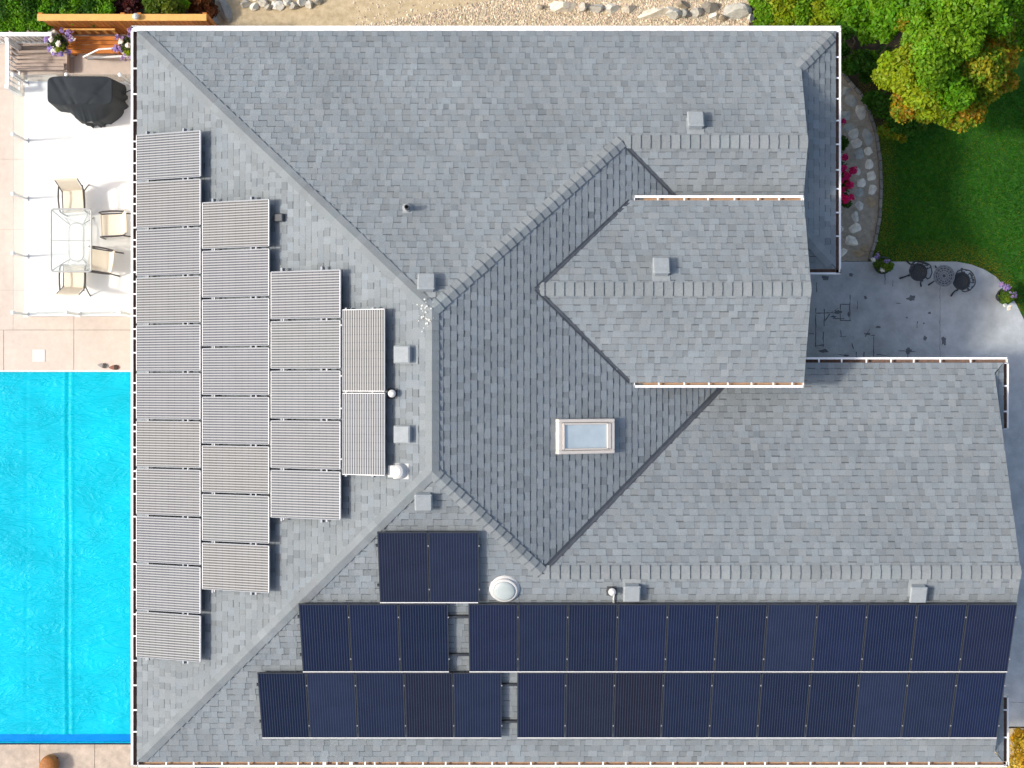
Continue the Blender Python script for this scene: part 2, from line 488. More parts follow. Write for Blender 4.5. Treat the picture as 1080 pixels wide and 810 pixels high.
# ridge and hip caps
def caps(mb, p0, p1, kA, kB, outA, outB, seed, half=.132, step=.2):
    R = random.Random(seed)
    t = (p1 - p0); Ln = t.length; t.normalize()
    def side(k, out):
        d = pnorm(k).cross(t).normalized()
        if d.dot(V((out[0], out[1], 0))) < 0: d = -d
        return d
    dA, dB = side(kA, outA), side(kB, outB)
    nA, nB = pnorm(kA), pnorm(kB); nm = (nA + nB).normalized()
    n = max(1, round(Ln / step)); st = Ln / n
    for i in range(n):
        a, b = i * st, (i + 1) * st + .035
        b = min(b, Ln + .02)
        tt = R.gauss(1, .04)
        col = (tt * (1 + R.gauss(0, .012)), tt, tt)
        h0, h1 = .050, .018      # butt end high (at p0 side), tucked end low
        hw = half * R.uniform(.97, 1.03)
        def pt(l, h, lowmul=1.0):
            base = p0 + t * l
            return (base + dA * hw + nA * h, base + nm * (h + .004), base + dB * hw + nB * h)
        A0 = pt(a, h0); A1 = pt(b, h1); B0 = pt(a, .004); B1 = pt(b, .004)
        mb.face([A0[0], A0[1], A1[1], A1[0]], 0, col); mb.face([A0[1], A0[2], A1[2], A1[1]], 0, col)
        mb.face([B0[0], B0[1], A0[1], A0[0]], 0, col); mb.face([B0[1], B0[2], A0[2], A0[1]], 0, col)
        mb.face([B0[0], A0[0], A1[0], B1[0]], 0, col); mb.face([B0[2], A0[2], A1[2], B1[2]], 0, col)
def p3(k, x, y): return V((x, y, zp(k, x, y)))
CAPS = [  # p0 is the lower / exposed-butt end
    ('hip', p3('W', XW + .09, YN - .09), p3('W', XR, 1.432), 'W', 'N', (-1, 0), (0, 1)),
    ('hip', p3('W', XW + .09, YS + .09), p3('W', XR, -1.694), 'W', 'S', (-1, 0), (0, -1)),
    ('ridge', p3('W', XR, -1.694), p3('W', XR, 1.432), 'W', 'E', (-1, 0), (1, 0)),
    ('hip', p3('E', 2.222, YNR), p3('E', XR, 1.432), 'N', 'E', (0, 1), (1, 0)),
    ('hip', p3('E', .58, -3.76), p3('E', XR, -1.694), 'S', 'E', (0, -1), (1, 0)),
    ('ridge', p3('N', XNR, YNR), p3('N', 2.222, YNR), 'N', 'NS', (0, 1), (0, -1)),
    ('ridge', p3('GN', XG, YGR), p3('GN', .45, YGR), 'GN', 'GS', (0, 1), (0, -1)),
    ('ridge', p3('S', XD, -3.76), p3('S', .55, -3.76), 'DN', 'S', (0, 1), (0, -1)),
    ('hip', p3('N', XK - .10, YN - .10), p3('N', XNR - .05, 6.6), 'N', 'K', (0, 1), (1, 0)),
    ('hip', p3('NS', XK - .10, YNS + .10), p3('NS', XNR - .05, 3.28), 'NS', 'K', (0, -1), (1, 0)),
]
for i, (nm, p0, p1, kA, kB, oA, oB) in enumerate(CAPS):
    mb = MB(); caps(mb, p0, p1, kA, kB, oA, oB, 40 + i)
    mb.build('hip_cap' if nm == 'hip' else 'ridge_cap', M['cap'], house)

# valley flashings
def valley(p0, p1, kA, kB, inA, inB, w=.055):
    mb = MB(); t = (p1 - p0).normalized()
    def side(k, d0):
        d = pnorm(k).cross(t).normalized()
        return d if d.dot(V((d0[0], d0[1], 0))) > 0 else -d
    dA, dB = side(kA, inA), side(kB, inB); up = V((0, 0, .034))
    for l0, l1 in ((p0, p1),):
        mb.face([l0 + up, l1 + up, l1 + dA * w + up, l0 + dA * w + up]); mb.face([l1 + up, l0 + up, l0 + dB * w + up, l1 + dB * w + up])
    mb.build('valley_flashing', M['flash'], house)
valley(p3('E', .58, -3.76), p3('E', 4.88, YD - .03), 'E', 'DN', (-1, 0), (0, -1))
valley(p3('E', .47, YGR), p3('E', 2.40, YGN), 'E', 'GN', (-1, 0), (0, -1), .04)
valley(p3('E', .47, YGR), p3('E', 2.40, YGS), 'E', 'GS', (-1, 0), (0, 1), .04)
valley(p3('E', 2.222, YNR), p3('E', 4.2, 3.1), 'E', 'NS', (-1, 0), (0, 1), .04)

# walls
mb = MB()
def rect(x0, x1, y0, y1): return [(x0, y0), (x1, y0), (x1, y1), (x0, y1)]
mb.prism(rect(-7.4, 5.75, 2.94, 6.95), 0, E - .04)
mb.prism(rect(-7.398, 9.8, -7.46, -.06), 0, E - .042)
mb.prism(rect(-7.402, 4.4, -.062, 2.938), 0, E - .044)
# dutch gable infill, wing gable and garage gable
def gable(x0, x1, ks, ys, zlo):
    prof = [(y, min(zp(k, 0, y) for k in ks) - .13) for y in ys]
    for x0_, x1_ in ((x0, x1),):
        lo = [V((x0_, y, zlo)) for y, z in prof]; hi = [V((x0_, y, z)) for y, z in prof]
        lo2 = [V((x1_, y, zlo)) for y, z in prof]; hi2 = [V((x1_, y, z)) for y, z in prof]
        for i in range(len(prof) - 1):
            mb.face([lo[i], hi[i], hi[i + 1], lo[i + 1]]); mb.face([lo2[i], lo2[i + 1], hi2[i + 1], hi2[i]])
            mb.face([hi[i], hi2[i], hi2[i + 1], hi[i + 1]])
        mb.face([lo[0], lo2[0], hi2[0], hi[0]]); mb.face([lo[-1], hi[-1], hi2[-1], lo2[-1]])
gable(5.3, 5.752, ('N', 'NS'), (2.95, YNR, 6.94), E - .3)
gable(2.6, 5.5, ('GN', 'GS'), (.5, YGR, 3.28), 0)
gable(9.5, 9.803, ('DN', 'S'), (-7.45, -3.76, -.07), E - .3)
mb.build('wall', M['stucco'], house)

# ------------------------------------------------------------------ gutters
def gutter(p0, p1, out, hangers, width=.12, lip=.04, inner='gutin', guard=False, zt=-.015, name='gutter'):
    """p0,p1 roof-edge ends (x,y,z); out = outward unit (x,y)"""
    p0, p1 = V(p0), V(p1); o = V((out[0], out[1], 0)); t = (p1 - p0).normalized(); Ln = (p1 - p0).length
    up = V((0, 0, 1))
    def q(a, h, l): return p0 + t * l + o * a + up * (h + zt)
    mb = MB()
    def bar(a0, a1, h0, h1, m, l0=0, l1=None):
        l1 = Ln if l1 is None else l1
        c = [q(a, h, l) for l in (l0, l1) for h in (h0, h1) for a in (a0, a1)]
        mb.raw(c, [(0, 1, 3, 2), (4, 6, 7, 5), (0, 4, 5, 1), (2, 3, 7, 6), (0, 2, 6, 4), (1, 5, 7, 3)], m)
    bar(.012, .020, -.13, -.03, 1); bar(.020, width - .012, -.13, -.115, 1)   # back, floor (silted)
    bar(width - .012, width, -.13, -.012, 0)                                 # outer wall
    bar(width - .018, width - .012, -.115, -.014, 1)                         # inside of the outer wall
    bar(width - lip, width + .004, -.012, 0, 0)                              # rolled lip
    bar(.012, width, -.13, .0, 0, -.004, .012); bar(.012, width, -.13, .0, 0, Ln - .012, Ln + .004)   # end caps
    if guard: bar(.0, width - lip + .001, -.010, -.003, 0)
    g = mb.build(name, [M['white'], M[inner]], house)
    for l in hangers:
        mb = MB()
        c = [q(a, h, l + s * .016) for s in (-1, 1) for h in (-.022, -.003) for a in (.0, width - lip + .006)]
        mb.raw(c, [(0, 1, 3, 2), (4, 6, 7, 5), (0, 4, 5, 1), (2, 3, 7, 6), (0, 2, 6, 4), (1, 5, 7, 3)])
        mb.build('gutter_hanger', M['white'], g)
    return g
def yy(py): return (405 - py) * 36 / F
def xx(px): return (px - 540) * 36 / F
# pool side
ys = [72, 99, 127, 149, 157, 172, 183, 192, 207, 215, 225, 240, 253, 260, 273, 287, 297, 310, 325, 333, 347, 357, 372, 404, 414, 430, 448, 455, 472, 479, 497, 505, 521, 545, 570, 595, 622, 648, 671, 697, 723, 749, 772]
gutter((XW, YN + .1, E), (XW, YS - .1, E), (-1, 0), [YN + .1 - yy(y) for y in ys], .14, .045)
gutter((XW - .14, YN, E), (XK + .12, YN, E), (0, 1), [], .115, .045, guard=True)
xs = [175, 204, 234, 262, 291, 314, 329, 341, 343, 355, 369, 371, 385, 395, 419, 446, 470, 495, 519, 534, 560, 586, 611, 636, 660, 686, 710, 736, 762, 786, 807, 831, 855, 885, 908, 934, 957, 980, 1005, 1030]
gutter((XW - .0, YS, E), (XDO + .1, YS, E), (0, -1), [xx(x) - XW for x in xs], .12, .04, inner='gutrefl')
gutter((XK, YN, E), (XK, YNS - .1, E), (1, 0), [YN - yy(y) for y in (60, 82, 104, 127, 152, 179, 199, 224, 249)], .12, .04)
gutter((6.2, YNS, E), (XK + .12, YNS, E), (0, -1), [], .12, .035)
gutter((2.5, YGN, ZGE), (XG, YGN, ZGE), (0, 1), [xx(x) * .967 - 2.5 for x in (694, 722, 747, 775, 800, 822, 846)], .11, .045, inner='gutrefl')
gutter((2.5, YGS, ZGE), (XG, YGS, ZGE), (0, -1), [xx(x) * .967 - 2.5 for x in (695, 722, 748, 768, 793, 816, 836)], .11, .045, inner='gutrefl')
gutter((5.6, YD, E), (XDO + .1, YD, E), (0, 1), [xx(x) - 5.6 for x in (864, 888, 914, 940, 964, 992, 1024)], .12, .04)
gutter((XDO, YD, E), (XDO, -.95, E), (1, 0), [YD - yy(y) for y in (407, 434)], .12, .035)
gutter((XDO, -6.6, E), (XDO, YS - .1, E), (1, 0), [-6.6 - yy(y) for y in (749, 778)], .12, .035)

# ------------------------------------------------------------------ things through the roof (parts of the house)
def surf_M(k, px, py, lift=.012, size=1.0):
    x, y, z = frame_on(k); p = onplane(k, px, py, lift)
    return mat_axes(x * size, y * size, z * size, p)
def box_vent(k, px, py, tilt=0):
    Mx = surf_M(k, px, py) @ Matrix.Rotation(tilt, 4, 'Z')
    mb = MB()
    mb.box((0, .05, .006), (.36, .40, .012), Mx)                       # flange
    mb.box((0, 0, .075), (.27, .28, .13), Mx)                          # throat
    mb.box((0, -.02, .165), (.345, .36, .055), Mx, bev=.03)            # cap
    mb.build('roof_vent', M['vent'], house)
for k, px, py in (('N', 450, 302), ('W', 429, 374), ('W', 429, 458), ('S', 447, 525), ('N', 733, 131), ('GN', 697, 285), ('S', 666, 621), ('S', 967, 622)):
    box_vent(k, px, py)
def pipe_vent(k, px, py, h=.3, r=.05, capm='darkvent', base='darkvent', capped=False):
    x, y, z = frame_on(k); p = onplane(k, px, py, .012)
    mb = MB(); Mx = surf_M(k, px, py)
    mb.box((0, 0, .006), (.2, .22, .012), Mx, bev=.004)
    mb.lathe([(.11, 0), (.075, .07), (r + .006, .10)], 16, Matrix.Translation(p))
    o = mb.build('pipe_flashing', M[base], house)
    mb = MB()
    prof = [(r, 0), (r, h), (r * .72, h), (r * .72, h - .12)]
    if capped: prof = [(r, 0), (r, h), (r * 1.5, h), (r * 1.5, h + .05), (r * .8, h + .08)]
    mb.lathe(prof, 16, Matrix.Translation(p))
    mb.build('vent_pipe', M[capm], o)
pipe_vent('N', 430, 220, .34, .05, 'darkvent', 'vent')
pipe_vent('W', 414, 415, .16, .05, 'whiteplastic', 'darkvent', True)
pipe_vent('S', 645, 623, .18, .05, 'whiteplastic', 'darkvent', True)
# small white drain line from the capped vent down under the solar panels
p = onplane('S', 648, 625, .05); q = onplane('S', 648, 640, .05); r_ = onplane('S', 647, 632, .07)
mb = MB(); mb.tube([p, r_, q], .018, 6); mb.build('drain_tube', M['whiteplastic'], house)
# white hooded vent beside the hip
Mx = surf_M('W', 423, 497)
mb = MB(); mb.box((0, 0, .006), (.3, .34, .012), Mx)
prof = [(.15, 0), (.15, .10), (.13, .16), (.09, .20), (.02, .215)]
mb.lathe(prof, 18, Mx); mb.box((0, -.12, .07), (.24, .22, .14), Mx, bev=.02)
mb.build('hooded_vent', M['whiteplastic'], house)
# tubular skylight
Mx = surf_M('S', 532, 621)
mb = MB(); mb.lathe([(.31, 0), (.29, .02), (.27, .03), (.262, .08), (.245, .09), (.205, .09)], 36, Mx)
o = mb.build('sun_tunnel', M['whiteplastic'], house, smooth=False)
mb = MB(); mb.lathe([(.222, .088), (.215, .105), (.185, .125), (.13, .14), (.06, .147), (.012, .148)], 36, Mx)
M['acrylic'] = mat('frosted_dome', (.40, .44, .42), .15, .08, 6)
mb.build('dome', M['acrylic'], o, smooth=True)
# lower cupped flashing of the tunnel
# skylight
x, y, z = frame_on('E'); pc = onplane('E', 615.5, 460, .0)
Mx = mat_axes(-y, -x, z, pc)     # local x runs down the slope
Lx, Ly = 1.27, .70
mb = MB()
for sx, sy, w, h in ((0, 1, Lx, .07), (0, -1, Lx, .07)):
    mb.box((0, sy * (Ly / 2 - .035), .075), (w, h, .15), Mx, bev=.012)
for sx in (-1, 1):
    mb.box((sx * (Lx / 2 - .045), 0, .076), (.09, Ly - .14, .148), Mx, bev=.012)
fr = mb.build('skylight', M['cream'], house)
mb = MB()
for sy in (-1, 1): mb.box((0, sy * (Ly / 2 - .095), .148), (Lx - .2, .035, .03), Mx, bev=.006)
mb.box((-Lx / 2 + .115, 0, .148), (.045, Ly - .16, .03), Mx, bev=.006); mb.box((Lx / 2 - .135, 0, .148), (.085, Ly - .16, .03), Mx, bev=.006)
mb.build('sash', M['cream'], fr)
mb = MB(); mb.box((-.015, 0, .12), (Lx - .26, Ly - .2, .02), Mx); mb.build('pane', M['skyglass'], fr)
# splash of lime on the roof apex
mb = MB(); R = random.Random(3)
for i in range(46):
    px, py = R.gauss(449, 4), R.gauss(331, 8)
    k = 'N' if py < 326 and px < 452 else 'W'
    p = onplane('W' if px < 456 else 'E', px, py, .055); n_ = R.randint(5, 7); s_ = R.uniform(.006, .024)
    Mq = surf_M('W' if px < 456 else 'E', px, py, .058)
    mb.face([Mq @ V((s_ * R.uniform(.5, 1.3) * math.cos(a * 6.283 / n_), s_ * R.uniform(.5, 1.3) * math.sin(a * 6.283 / n_), .002 + i * .0001)) for a in range(n_)])
tag(mb.build('lime_splash', M['bird'], house), None, None, None, 'stuff')

# ------------------------------------------------------------------ solar modules
def make_module(framem, cellm, clipm, name, label, group, w=.986, clip_side=True):
    root = thing(name, label, 'solar panel', group=group)
    l, h = 1.612, .04
    mb = MB()
    t = .014
    for s in (-1, 1):
        mb.box((s * (w / 2 - t / 2), 0, h / 2), (t, l, h), m=1); mb.box((0, s * (l / 2 - t / 2), h / 2 + .0005), (w - 2 * t, t, h))
    mb.build('frame', [M[framem], M['greyrail' if framem == 'silverframe' else framem]], root)
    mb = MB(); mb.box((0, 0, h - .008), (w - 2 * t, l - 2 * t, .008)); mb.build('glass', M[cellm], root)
    for s in (-1, 1):
        mb = MB(); mb.box((w / 2 + (1 - w) / 2, s * .5, h + .001), (.022 if w > .96 else .05, .03, .008)); mb.build('clamp', M[clipm], root)
    return root
def tilt_label(a): return a
S_GROUP = 'black solar panels on the street side roof slope'
W_GROUP = 'glare painted solar panels on the pool side roof slope'
xS, yS_, zS = frame_on('S')      # x east?
if xS.x < 0: pass
protoS = None
def place_S(X, Ym, label):
    global protoS
    p = V((X, Ym + .045, zp('S', X, Ym + .045) + .145))
    x = V((1, 0, 0)); Mx = mat_axes(x, zS.cross(x), zS, p)
    if protoS is None:
        protoS = make_module('blackframe', 'pv_black', 'clip', 'solar_panel', label, S_GROUP); protoS.matrix_world = Mx
        # light lower edge of the frame
        return
    copy_tree(protoS, Mx, label)
dY = 1.477
for i in range(2):
    place_S(-2.65 + .5 + i * 1.0, -2.93 - dY / 2, '%s panel of the lone pair of black solar panels above the long rows' % ('left', 'right')[i])
for i in range(3):
    place_S(-4.28 + .5 + i, -4.43 - dY / 2, 'black solar panel, %s from left in the three panel run of the upper row' % ORD[i])
for i in range(11):
    place_S(-.88 + .5 + i, -4.43 - dY / 2, 'black solar panel, %s from the left in the eleven panel run of the upper row' % ORD[i])
for i in range(5):
    place_S(-5.21 + .5 + i, -5.925 - dY / 2, 'black solar panel, %s from the left in the five panel run of the lower row' % ORD[i])
for i in range(10):
    place_S(.10 + .5 + i, -5.925 - dY / 2, 'black solar panel, %s from the left in the ten panel run of the lower row' % ORD[i])
# bottom trim (bright aluminium edge) and mounting rails for each row
def rail_S(x0, x1, Y, label, m='greyrail', lift=.07, w=.045, h=.05, name='mounting_rail', cat='rail', group='solar mounting rails'):
    p0 = V((x0, Y + .045, zp('S', 0, Y + .045) + lift * 1.1))
    x = V((1, 0, 0)); Mx = mat_axes(x, zS.cross(x), zS, V(((x0 + x1) / 2, p0.y, p0.z)))
    mb = MB(); mb.box((0, 0, 0), (x1 - x0, w, h)); o = mb.build(name, M[m]); o.matrix_world = Mx
    tag(o, label, cat, group)
rows = [('lone pair', -2.65, -.67, -2.93), ('upper row', -4.28, 10.12, -4.43), ('lower row', -5.21, 10.10, -5.925)]
for nm, x0, x1, Yt in rows:
    rail_S(x0 - .04, x1 + .02, Yt - .30, 'higher dark mounting rail under the %s of black solar panels' % nm, 'blackframe')
    rail_S(x0 - .04, x1 + .02, Yt - 1.13, 'lower dark mounting rail under the %s of black solar panels' % nm, 'blackframe')
def trim_S(x0, x1, Y, label):
    rail_S(x0, x1, Y, label, 'silverframe', .152, .022, .044, 'edge_trim', 'trim', 'bright trims along the lower edges of the black panels')
trim_S(-2.64, -.68, -2.93 - dY - .004, 'bright metal trim along the bottom of the lone pair of panels')
trim_S(-4.27, -1.29, -4.43 - dY - .006, 'bright metal trim under the short three panel run')
trim_S(-.87, 10.11, -4.43 - dY - .006, 'bright metal trim between the long upper and lower panel rows')
trim_S(-5.20, -.22, -5.925 - dY - .004, 'bright metal trim under the five panel run of the lower row')
trim_S(.11, 10.09, -5.925 - dY - .004, 'bright metal trim under the ten panel run of the lower row')

zW = pnorm('W'); upW = V((1, 0, sW)).normalized(); protoW = None
HW = .24
def place_W(Xm, Ym, label, turned=False):
    global protoW
    p = V((Xm + .015, Ym, zp('W', Xm, Ym) + HW * 1.1))
    y = upW if not turned else V((0, -1, 0)); x = y.cross(zW)
    Mx = mat_axes(x, y, zW, p)
    if protoW is None:
        protoW = make_module('silverframe', 'pv_glare', 'clip', 'solar_panel', label, W_GROUP, .958); protoW.matrix_world = Mx; return
    copy_tree(protoW, Mx, label)
cW = 1 / math.sqrt(1 + sW * sW)
colsW = [(-7.86, 5.23, 11, 'longest column, next to the gutter'), (-6.355, 3.745, 8, 'eight panel column'), (-4.85, 2.28, 5, 'five panel column')]
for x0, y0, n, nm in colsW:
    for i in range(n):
        place_W(x0 + .81 * cW, y0 - .5 - i * .996, 'glare painted solar panel, %s from the top in the %s' % (ORD[i], nm))
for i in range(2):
    place_W(-3.36 + .497 * cW, 1.48 - .82 - i * 1.64, '%s of the two upright glare painted solar panels nearest the ridge' % ('upper', 'lower')[i], True)
def rail_W(x, y0, y1, label):
    mb = MB(); Ym = (y0 + y1) / 2
    p = V((x, Ym, zp('W', x, Ym))) + zW * (HW - .06)
    Mx = mat_axes(V((0, -1, 0)), upW, zW, p)
    mb.box((0, 0, 0), (abs(y0 - y1), .045, .10)); 
    k = int(abs(y0 - y1) / 1.4) + 1
    for i in range(k + 1):
        mb.box((-abs(y0 - y1) / 2 + .08 + i * (abs(y0 - y1) - .16) / k, 0, -.11), (.05, .05, .13))
    o = mb.build('mounting_rail', M['greyrail']); o.matrix_world = Mx
    tag(o, label, 'rail', 'racking under the silver solar panels')
for x0, y0, n, nm in colsW:
    rail_W(x0 + .35 * cW, y0 + .05, y0 - n * .996 - .05, 'grey mounting rail on the downhill side under the %s' % nm)
    rail_W(x0 + 1.28 * cW, y0 + .05, y0 - n * .996 - .05, 'grey mounting rail on the uphill side under the %s' % nm)
    # closing plate at the high edge
rail_W(-3.36 + .2 * cW, 1.5, -1.82, 'grey mounting rail on the downhill side under the two upright panels')
rail_W(-3.36 + .8 * cW, 1.5, -1.82, 'grey mounting rail on the uphill side under the two upright panels')
# header pipe up the high edge of the upright pair, junction box
mb = MB(); Mx = surf_M('W', 296, 230)
mb.box((0, 0, .06), (.16, .22, .11), Mx, bev=.015); mb.box((0, -.12, .04), (.10, .06, .05), Mx)
tag(mb.build('junction_box', M['darkvent']), 'small dark junction box beside the eight panel column', 'junction box')

# ------------------------------------------------------------------ ground structures
def sheet(name, poly, z, m, thick=None, sub=None):
    mb = MB()
    if thick: mb.prism(ccw(poly), z - thick, z)
    else: mb.face([V((x, y, z)) for x, y in ccw(poly)])
    return tag(mb.build(name, m), None, None, None, 'structure')
def g2(px, py, z=0): p = P(px, py, z); return (p.x, p.y)
G = 300
sheet('ground', [(-G, -G), (G, -G), (G, G), (-G, G)], -.35, M['soil'])
# soil strip behind the house
sheet('gravel_path', [g2(190, -80), g2(830, -80), g2(830, 90), g2(190, 90)], 0.0, M['soil'], .34)
# lawn and planted ground on the garden side
sheet('lawn', [(5.5, 5.9), (5.5, 1.5), (40, 1.5), (40, 30), (6.5, 30), (6.5, 5.9)], .012, M['lawn'], .34)
sheet('mulch_bed', [g2(790, -80), g2(1300, -80), g2(1300, 20), g2(1060, 60), g2(960, 120), g2(930, 140), g2(860, 110), g2(790, 100)], .03, M['mulch'], .2)
# patio and drive
pc = [g2(x, y) for x, y in ((820, 276), (1008, 276), (1024, 279), (1038, 284.5), (1050, 292), (1062, 305), (1071, 320), (1080, 338), (1088, 360), (1094, 390), (1100, 440), (1400, 520))]
patio_poly = pc + [g2(1400, 766), g2(800, 766), g2(800, 276)]
mb = MB(); mb.prism(ccw(patio_poly), -.34, .035)
R = random.Random(11)
def blob(px, py, rx, ry, rough=.3, n=14, rot=0):
    pts = []
    for i in range(n):
        a = i * 6.283 / n; k = 1 + R.uniform(-rough, rough)
        x, y = rx * k * math.cos(a), ry * k * math.sin(a)
        q = g2(px + x * math.cos(rot) - y * math.sin(rot), py + x * math.sin(rot) + y * math.cos(rot)); pts.append(V((q[0], q[1], .039)))
    mb.face(pts, 1)
def crack(x0, y0, x1, y1, w=.55):
    n = max(2, int(math.hypot(x1 - x0, y1 - y0) / 3)); L_, R_ = [], []
    dx, dy = x1 - x0, y1 - y0; l = math.hypot(dx, dy); nx, ny = -dy / l, dx / l
    for i in range(n + 1):
        f = i / n; ww = w * R.uniform(.25, 1.1)
        j = R.uniform(-.35, .35)
        cx, cy = x0 + dx * f + nx * j, y0 + dy * f + ny * j
        a = g2(cx + nx * ww, cy + ny * ww); b = g2(cx - nx * ww, cy - ny * ww)
        L_.append(V((a[0], a[1], .0395))); R_.append(V((b[0], b[1], .0395)))
    for i in range(n): mb.face([L_[i], L_[i + 1], R_[i + 1], R_[i]], 1)
for x, y, rx, ry in ((870, 293, 3.6, 2.6), (897, 289.5, 2.6, 1.8), (912.5, 314, 1.5, 1.6), (961, 314.5, 4.5, 2.6), (980, 330, 1.6, 1.5), (975, 357, 2, 2.4), (995, 359, 2.6, 5), (974, 341, 1, .8),
                     (883, 329, 4, 1.8), (879, 334, 3, 1.2), (895, 332, 1.2, 3), (956, 335, .9, .9), (926, 345, 2.4, 1), (958, 370, 3, 3), (869, 370, 5, 2), (892, 375, 3, 1), (915, 352, 3, .8), (947, 320, 2.5, .5)):
    blob(x, y, rx, ry, .38)
for a in ((896, 311, 896, 338), (886, 321, 896, 321), (886, 321, 886, 338), (886, 338, 897, 338), (860, 330, 886, 330), (860, 325, 860, 366), (869, 326, 869, 344), (868, 350, 868, 366), (859, 365, 869, 364),
          (886, 348, 887, 355), (885, 355, 892, 355), (921, 355, 921, 376), (911, 352, 922, 354), (917, 347, 912, 355), (933, 300, 933, 285), (941, 296, 941, 302), (904, 318, 904, 326), (967, 339, 967, 346),
          (947, 370, 965, 371), (957, 366, 957, 378), (903, 371, 903, 378), (911, 371, 911, 379), (924, 374, 935, 375), (861, 298, 861, 308), (898, 362, 900, 368), (858, 352, 853, 352), (883, 374, 894, 375), (870, 338, 875, 331), (876, 330, 884, 325), (878, 336, 890, 336)):
    crack(*a)
for a in ((991, 277, 991, 380, .22), (1064, 740, 1100, 742, .3)): crack(*a)
tag(mb.build('patio', [M['patio'], M['stain']]), None, None, None, 'structure')
sheet('side_yard', [g2(1050, 768), g2(1400, 768), g2(1400, 1100), g2(1050, 1100)], .02, M['soil'], .3)
# paving round the pool
PZ = 0.02
xwall = -7.41
def slab(x0, y0, x1, y1, m='paving', inset=.25):
    a = g2(x0 + inset, y0 + inset, PZ); b = g2(x1 - inset, y1 - inset, PZ)
    return rect(a[0], b[0], b[1], a[1])
mb = MB()
base = [g2(-400, 25), g2(212, 25), g2(212, 391.5), g2(-400, 391.5)]
mb.prism(ccw(base), -.33, PZ - .012, 1)
for (x0, x1) in ((-60, 4), (4, 78), (78, 152), (152, 206)):
    mb.prism(ccw(slab(x0, 348, x1, 391.5)), PZ - .012, PZ + .012, 0)
for (y0, y1) in ((25, 94), (94, 168), (168, 242), (242, 306), (306, 348)):
    for (x0, x1) in ((-60, 14), (14, 78), (78, 152), (152, 206)):
        mb.prism(ccw(slab(x0, y0, x1, y1, inset=.15 if x1 != 14 else .1)), PZ - .012, PZ + .012, 0)
mb.prism(ccw([g2(-400, 390.2, .04), g2(152, 390.2, .04), g2(152, 392.2, .04), g2(-400, 392.2, .04)]), -.3, .04, 2)
tag(mb.build('pool_paving', [M['paving'], M['joint'], M['whiteplastic']]), None, None, None, 'structure')
mb = MB()
base = [g2(-400, 785), g2(212, 785), g2(212, 1100), g2(-400, 1100)]
mb.prism(ccw(base), -.33, PZ - .012, 1)
for (x0, x1) in ((-30, 42), (42, 100), (100, 158), (158, 206)):
    mb.prism(ccw(slab(x0, 785, x1, 842)), PZ - .012, PZ + .012, 0)
R = random.Random(21)
tag(mb.build('coping', [M['coping'], M['joint']]), None, None, None, 'structure')
sheet('pool_surround', [g2(152, 391.5), g2(212, 391.5), g2(212, 785), g2(152, 785)], PZ, M['paving'], .3)

# pool: water surface below, cover on top
pz = -.06
sheet('pool_water', [g2(-400, 392.2, -.2), g2(152, 392.2, -.2), g2(152, 784.6, -.2), g2(-400, 784.6, -.2)], -.2, M['poolband'])
a = g2(-150, 391.8, pz); b = g2(152, 774.5, pz)
nx_, ny_ = 150, 200
mb = MB(); verts = []; fs = []
for j in range(ny_ + 1):
    for i in range(nx_ + 1):
        x = a[0] + (b[0] - a[0]) * i / nx_; y = a[1] + (b[1] - a[1]) * j / ny_
        h = .012 * noise.noise(V((x * .9, y * 1.6, 3))) + .006 * noise.noise(V((x * 2.2, y * 5, 9)))
        # welded seams
        for sx in (-10.26, -11.22, -12.4, -13.5):
            d = abs(x - sx - .01 * math.sin(y * 1.3)); amp = .026 if sx == -10.26 else .004
            h += -amp * math.exp(-(d / .03) ** 2) + amp * .6 * math.exp(-((d - .07) / .03) ** 2)
        verts.append((x, y, pz + h))
for j in range(ny_):
    for i in range(nx_):
        q = j * (nx_ + 1) + i; fs.append((q, q + nx_ + 1, q + nx_ + 2, q + 1))
mb.raw(verts, fs)
cover = thing('pool_cover', 'bright cyan bubble cover floating on the swimming pool', 'pool cover', (0, 0, 0))
mb.build('cover_sheet', M['pool'], cover, smooth=True)
mb = MB()
verts = []; fs = []
a2 = g2(-150, 774.3, pz); b2 = g2(152, 784.2, pz)
for j in range(9):
    for i in range(101):
        x = a2[0] + (b2[0] - a2[0]) * i / 100; y = a2[1] + (b2[1] - a2[1]) * j / 8
        verts.append((x, y, pz + .006 - .03 * j / 8 + .006 * noise.noise(V((x * 2, y * 9, 2)))))
for j in range(8):
    for i in range(100):
        q = j * 101 + i; fs.append((q, q + 101, q + 102, q + 1))
mb.raw(verts, fs); mb.build('cover_hem', M['poolband'], cover, smooth=True)
mb = MB(); mb.tube([V((a2[0], b2[1] + .03, pz + .0)), V((b2[0], b2[1] + .03, pz + .0))], .012, 8); mb.build('hem_cord', M['pool'], cover)

# skimmer lid, sandals, stool
p = P(41, 375, PZ + .012)
o = thing('skimmer_lid', 'white square skimmer lid set in the paving', 'lid', p)
mb = MB(); mb.box((0, 0, .006), (.29, .29, .012), bev=.004); mb.build('cover_plate', M['whiteplastic'], o)
mb = MB(); mb.lathe([(.022, .012), (.02, .018), (.012, .018)], 14); mb.build('finger_ring', M['white'], o)
def sandal(px, py, rz, m, label):
    o = thing('sandal', label, 'sandal', P(px, py, PZ + .012), rz, 'two small things left at the pool edge')
    mb = MB()
    pts = []
    for i in range(20):
        a = i * 6.283 / 20; pts.append((.125 * math.cos(a), (.045 + .012 * math.cos(a) - .012 * math.cos(2 * a)) * math.sin(a)))
    mb.prism(pts, 0, .025); mb.build('sole', M[m], o)
    mb = MB()
    for s in (.02, .06):
        mb.tube([V((s, -.05, .02)), V((s, -.03, .05)), V((s, 0, .062)), V((s, .03, .05)), V((s, .05, .02))], .013, 6)
    mb.build('strap', M['bronze'], o)
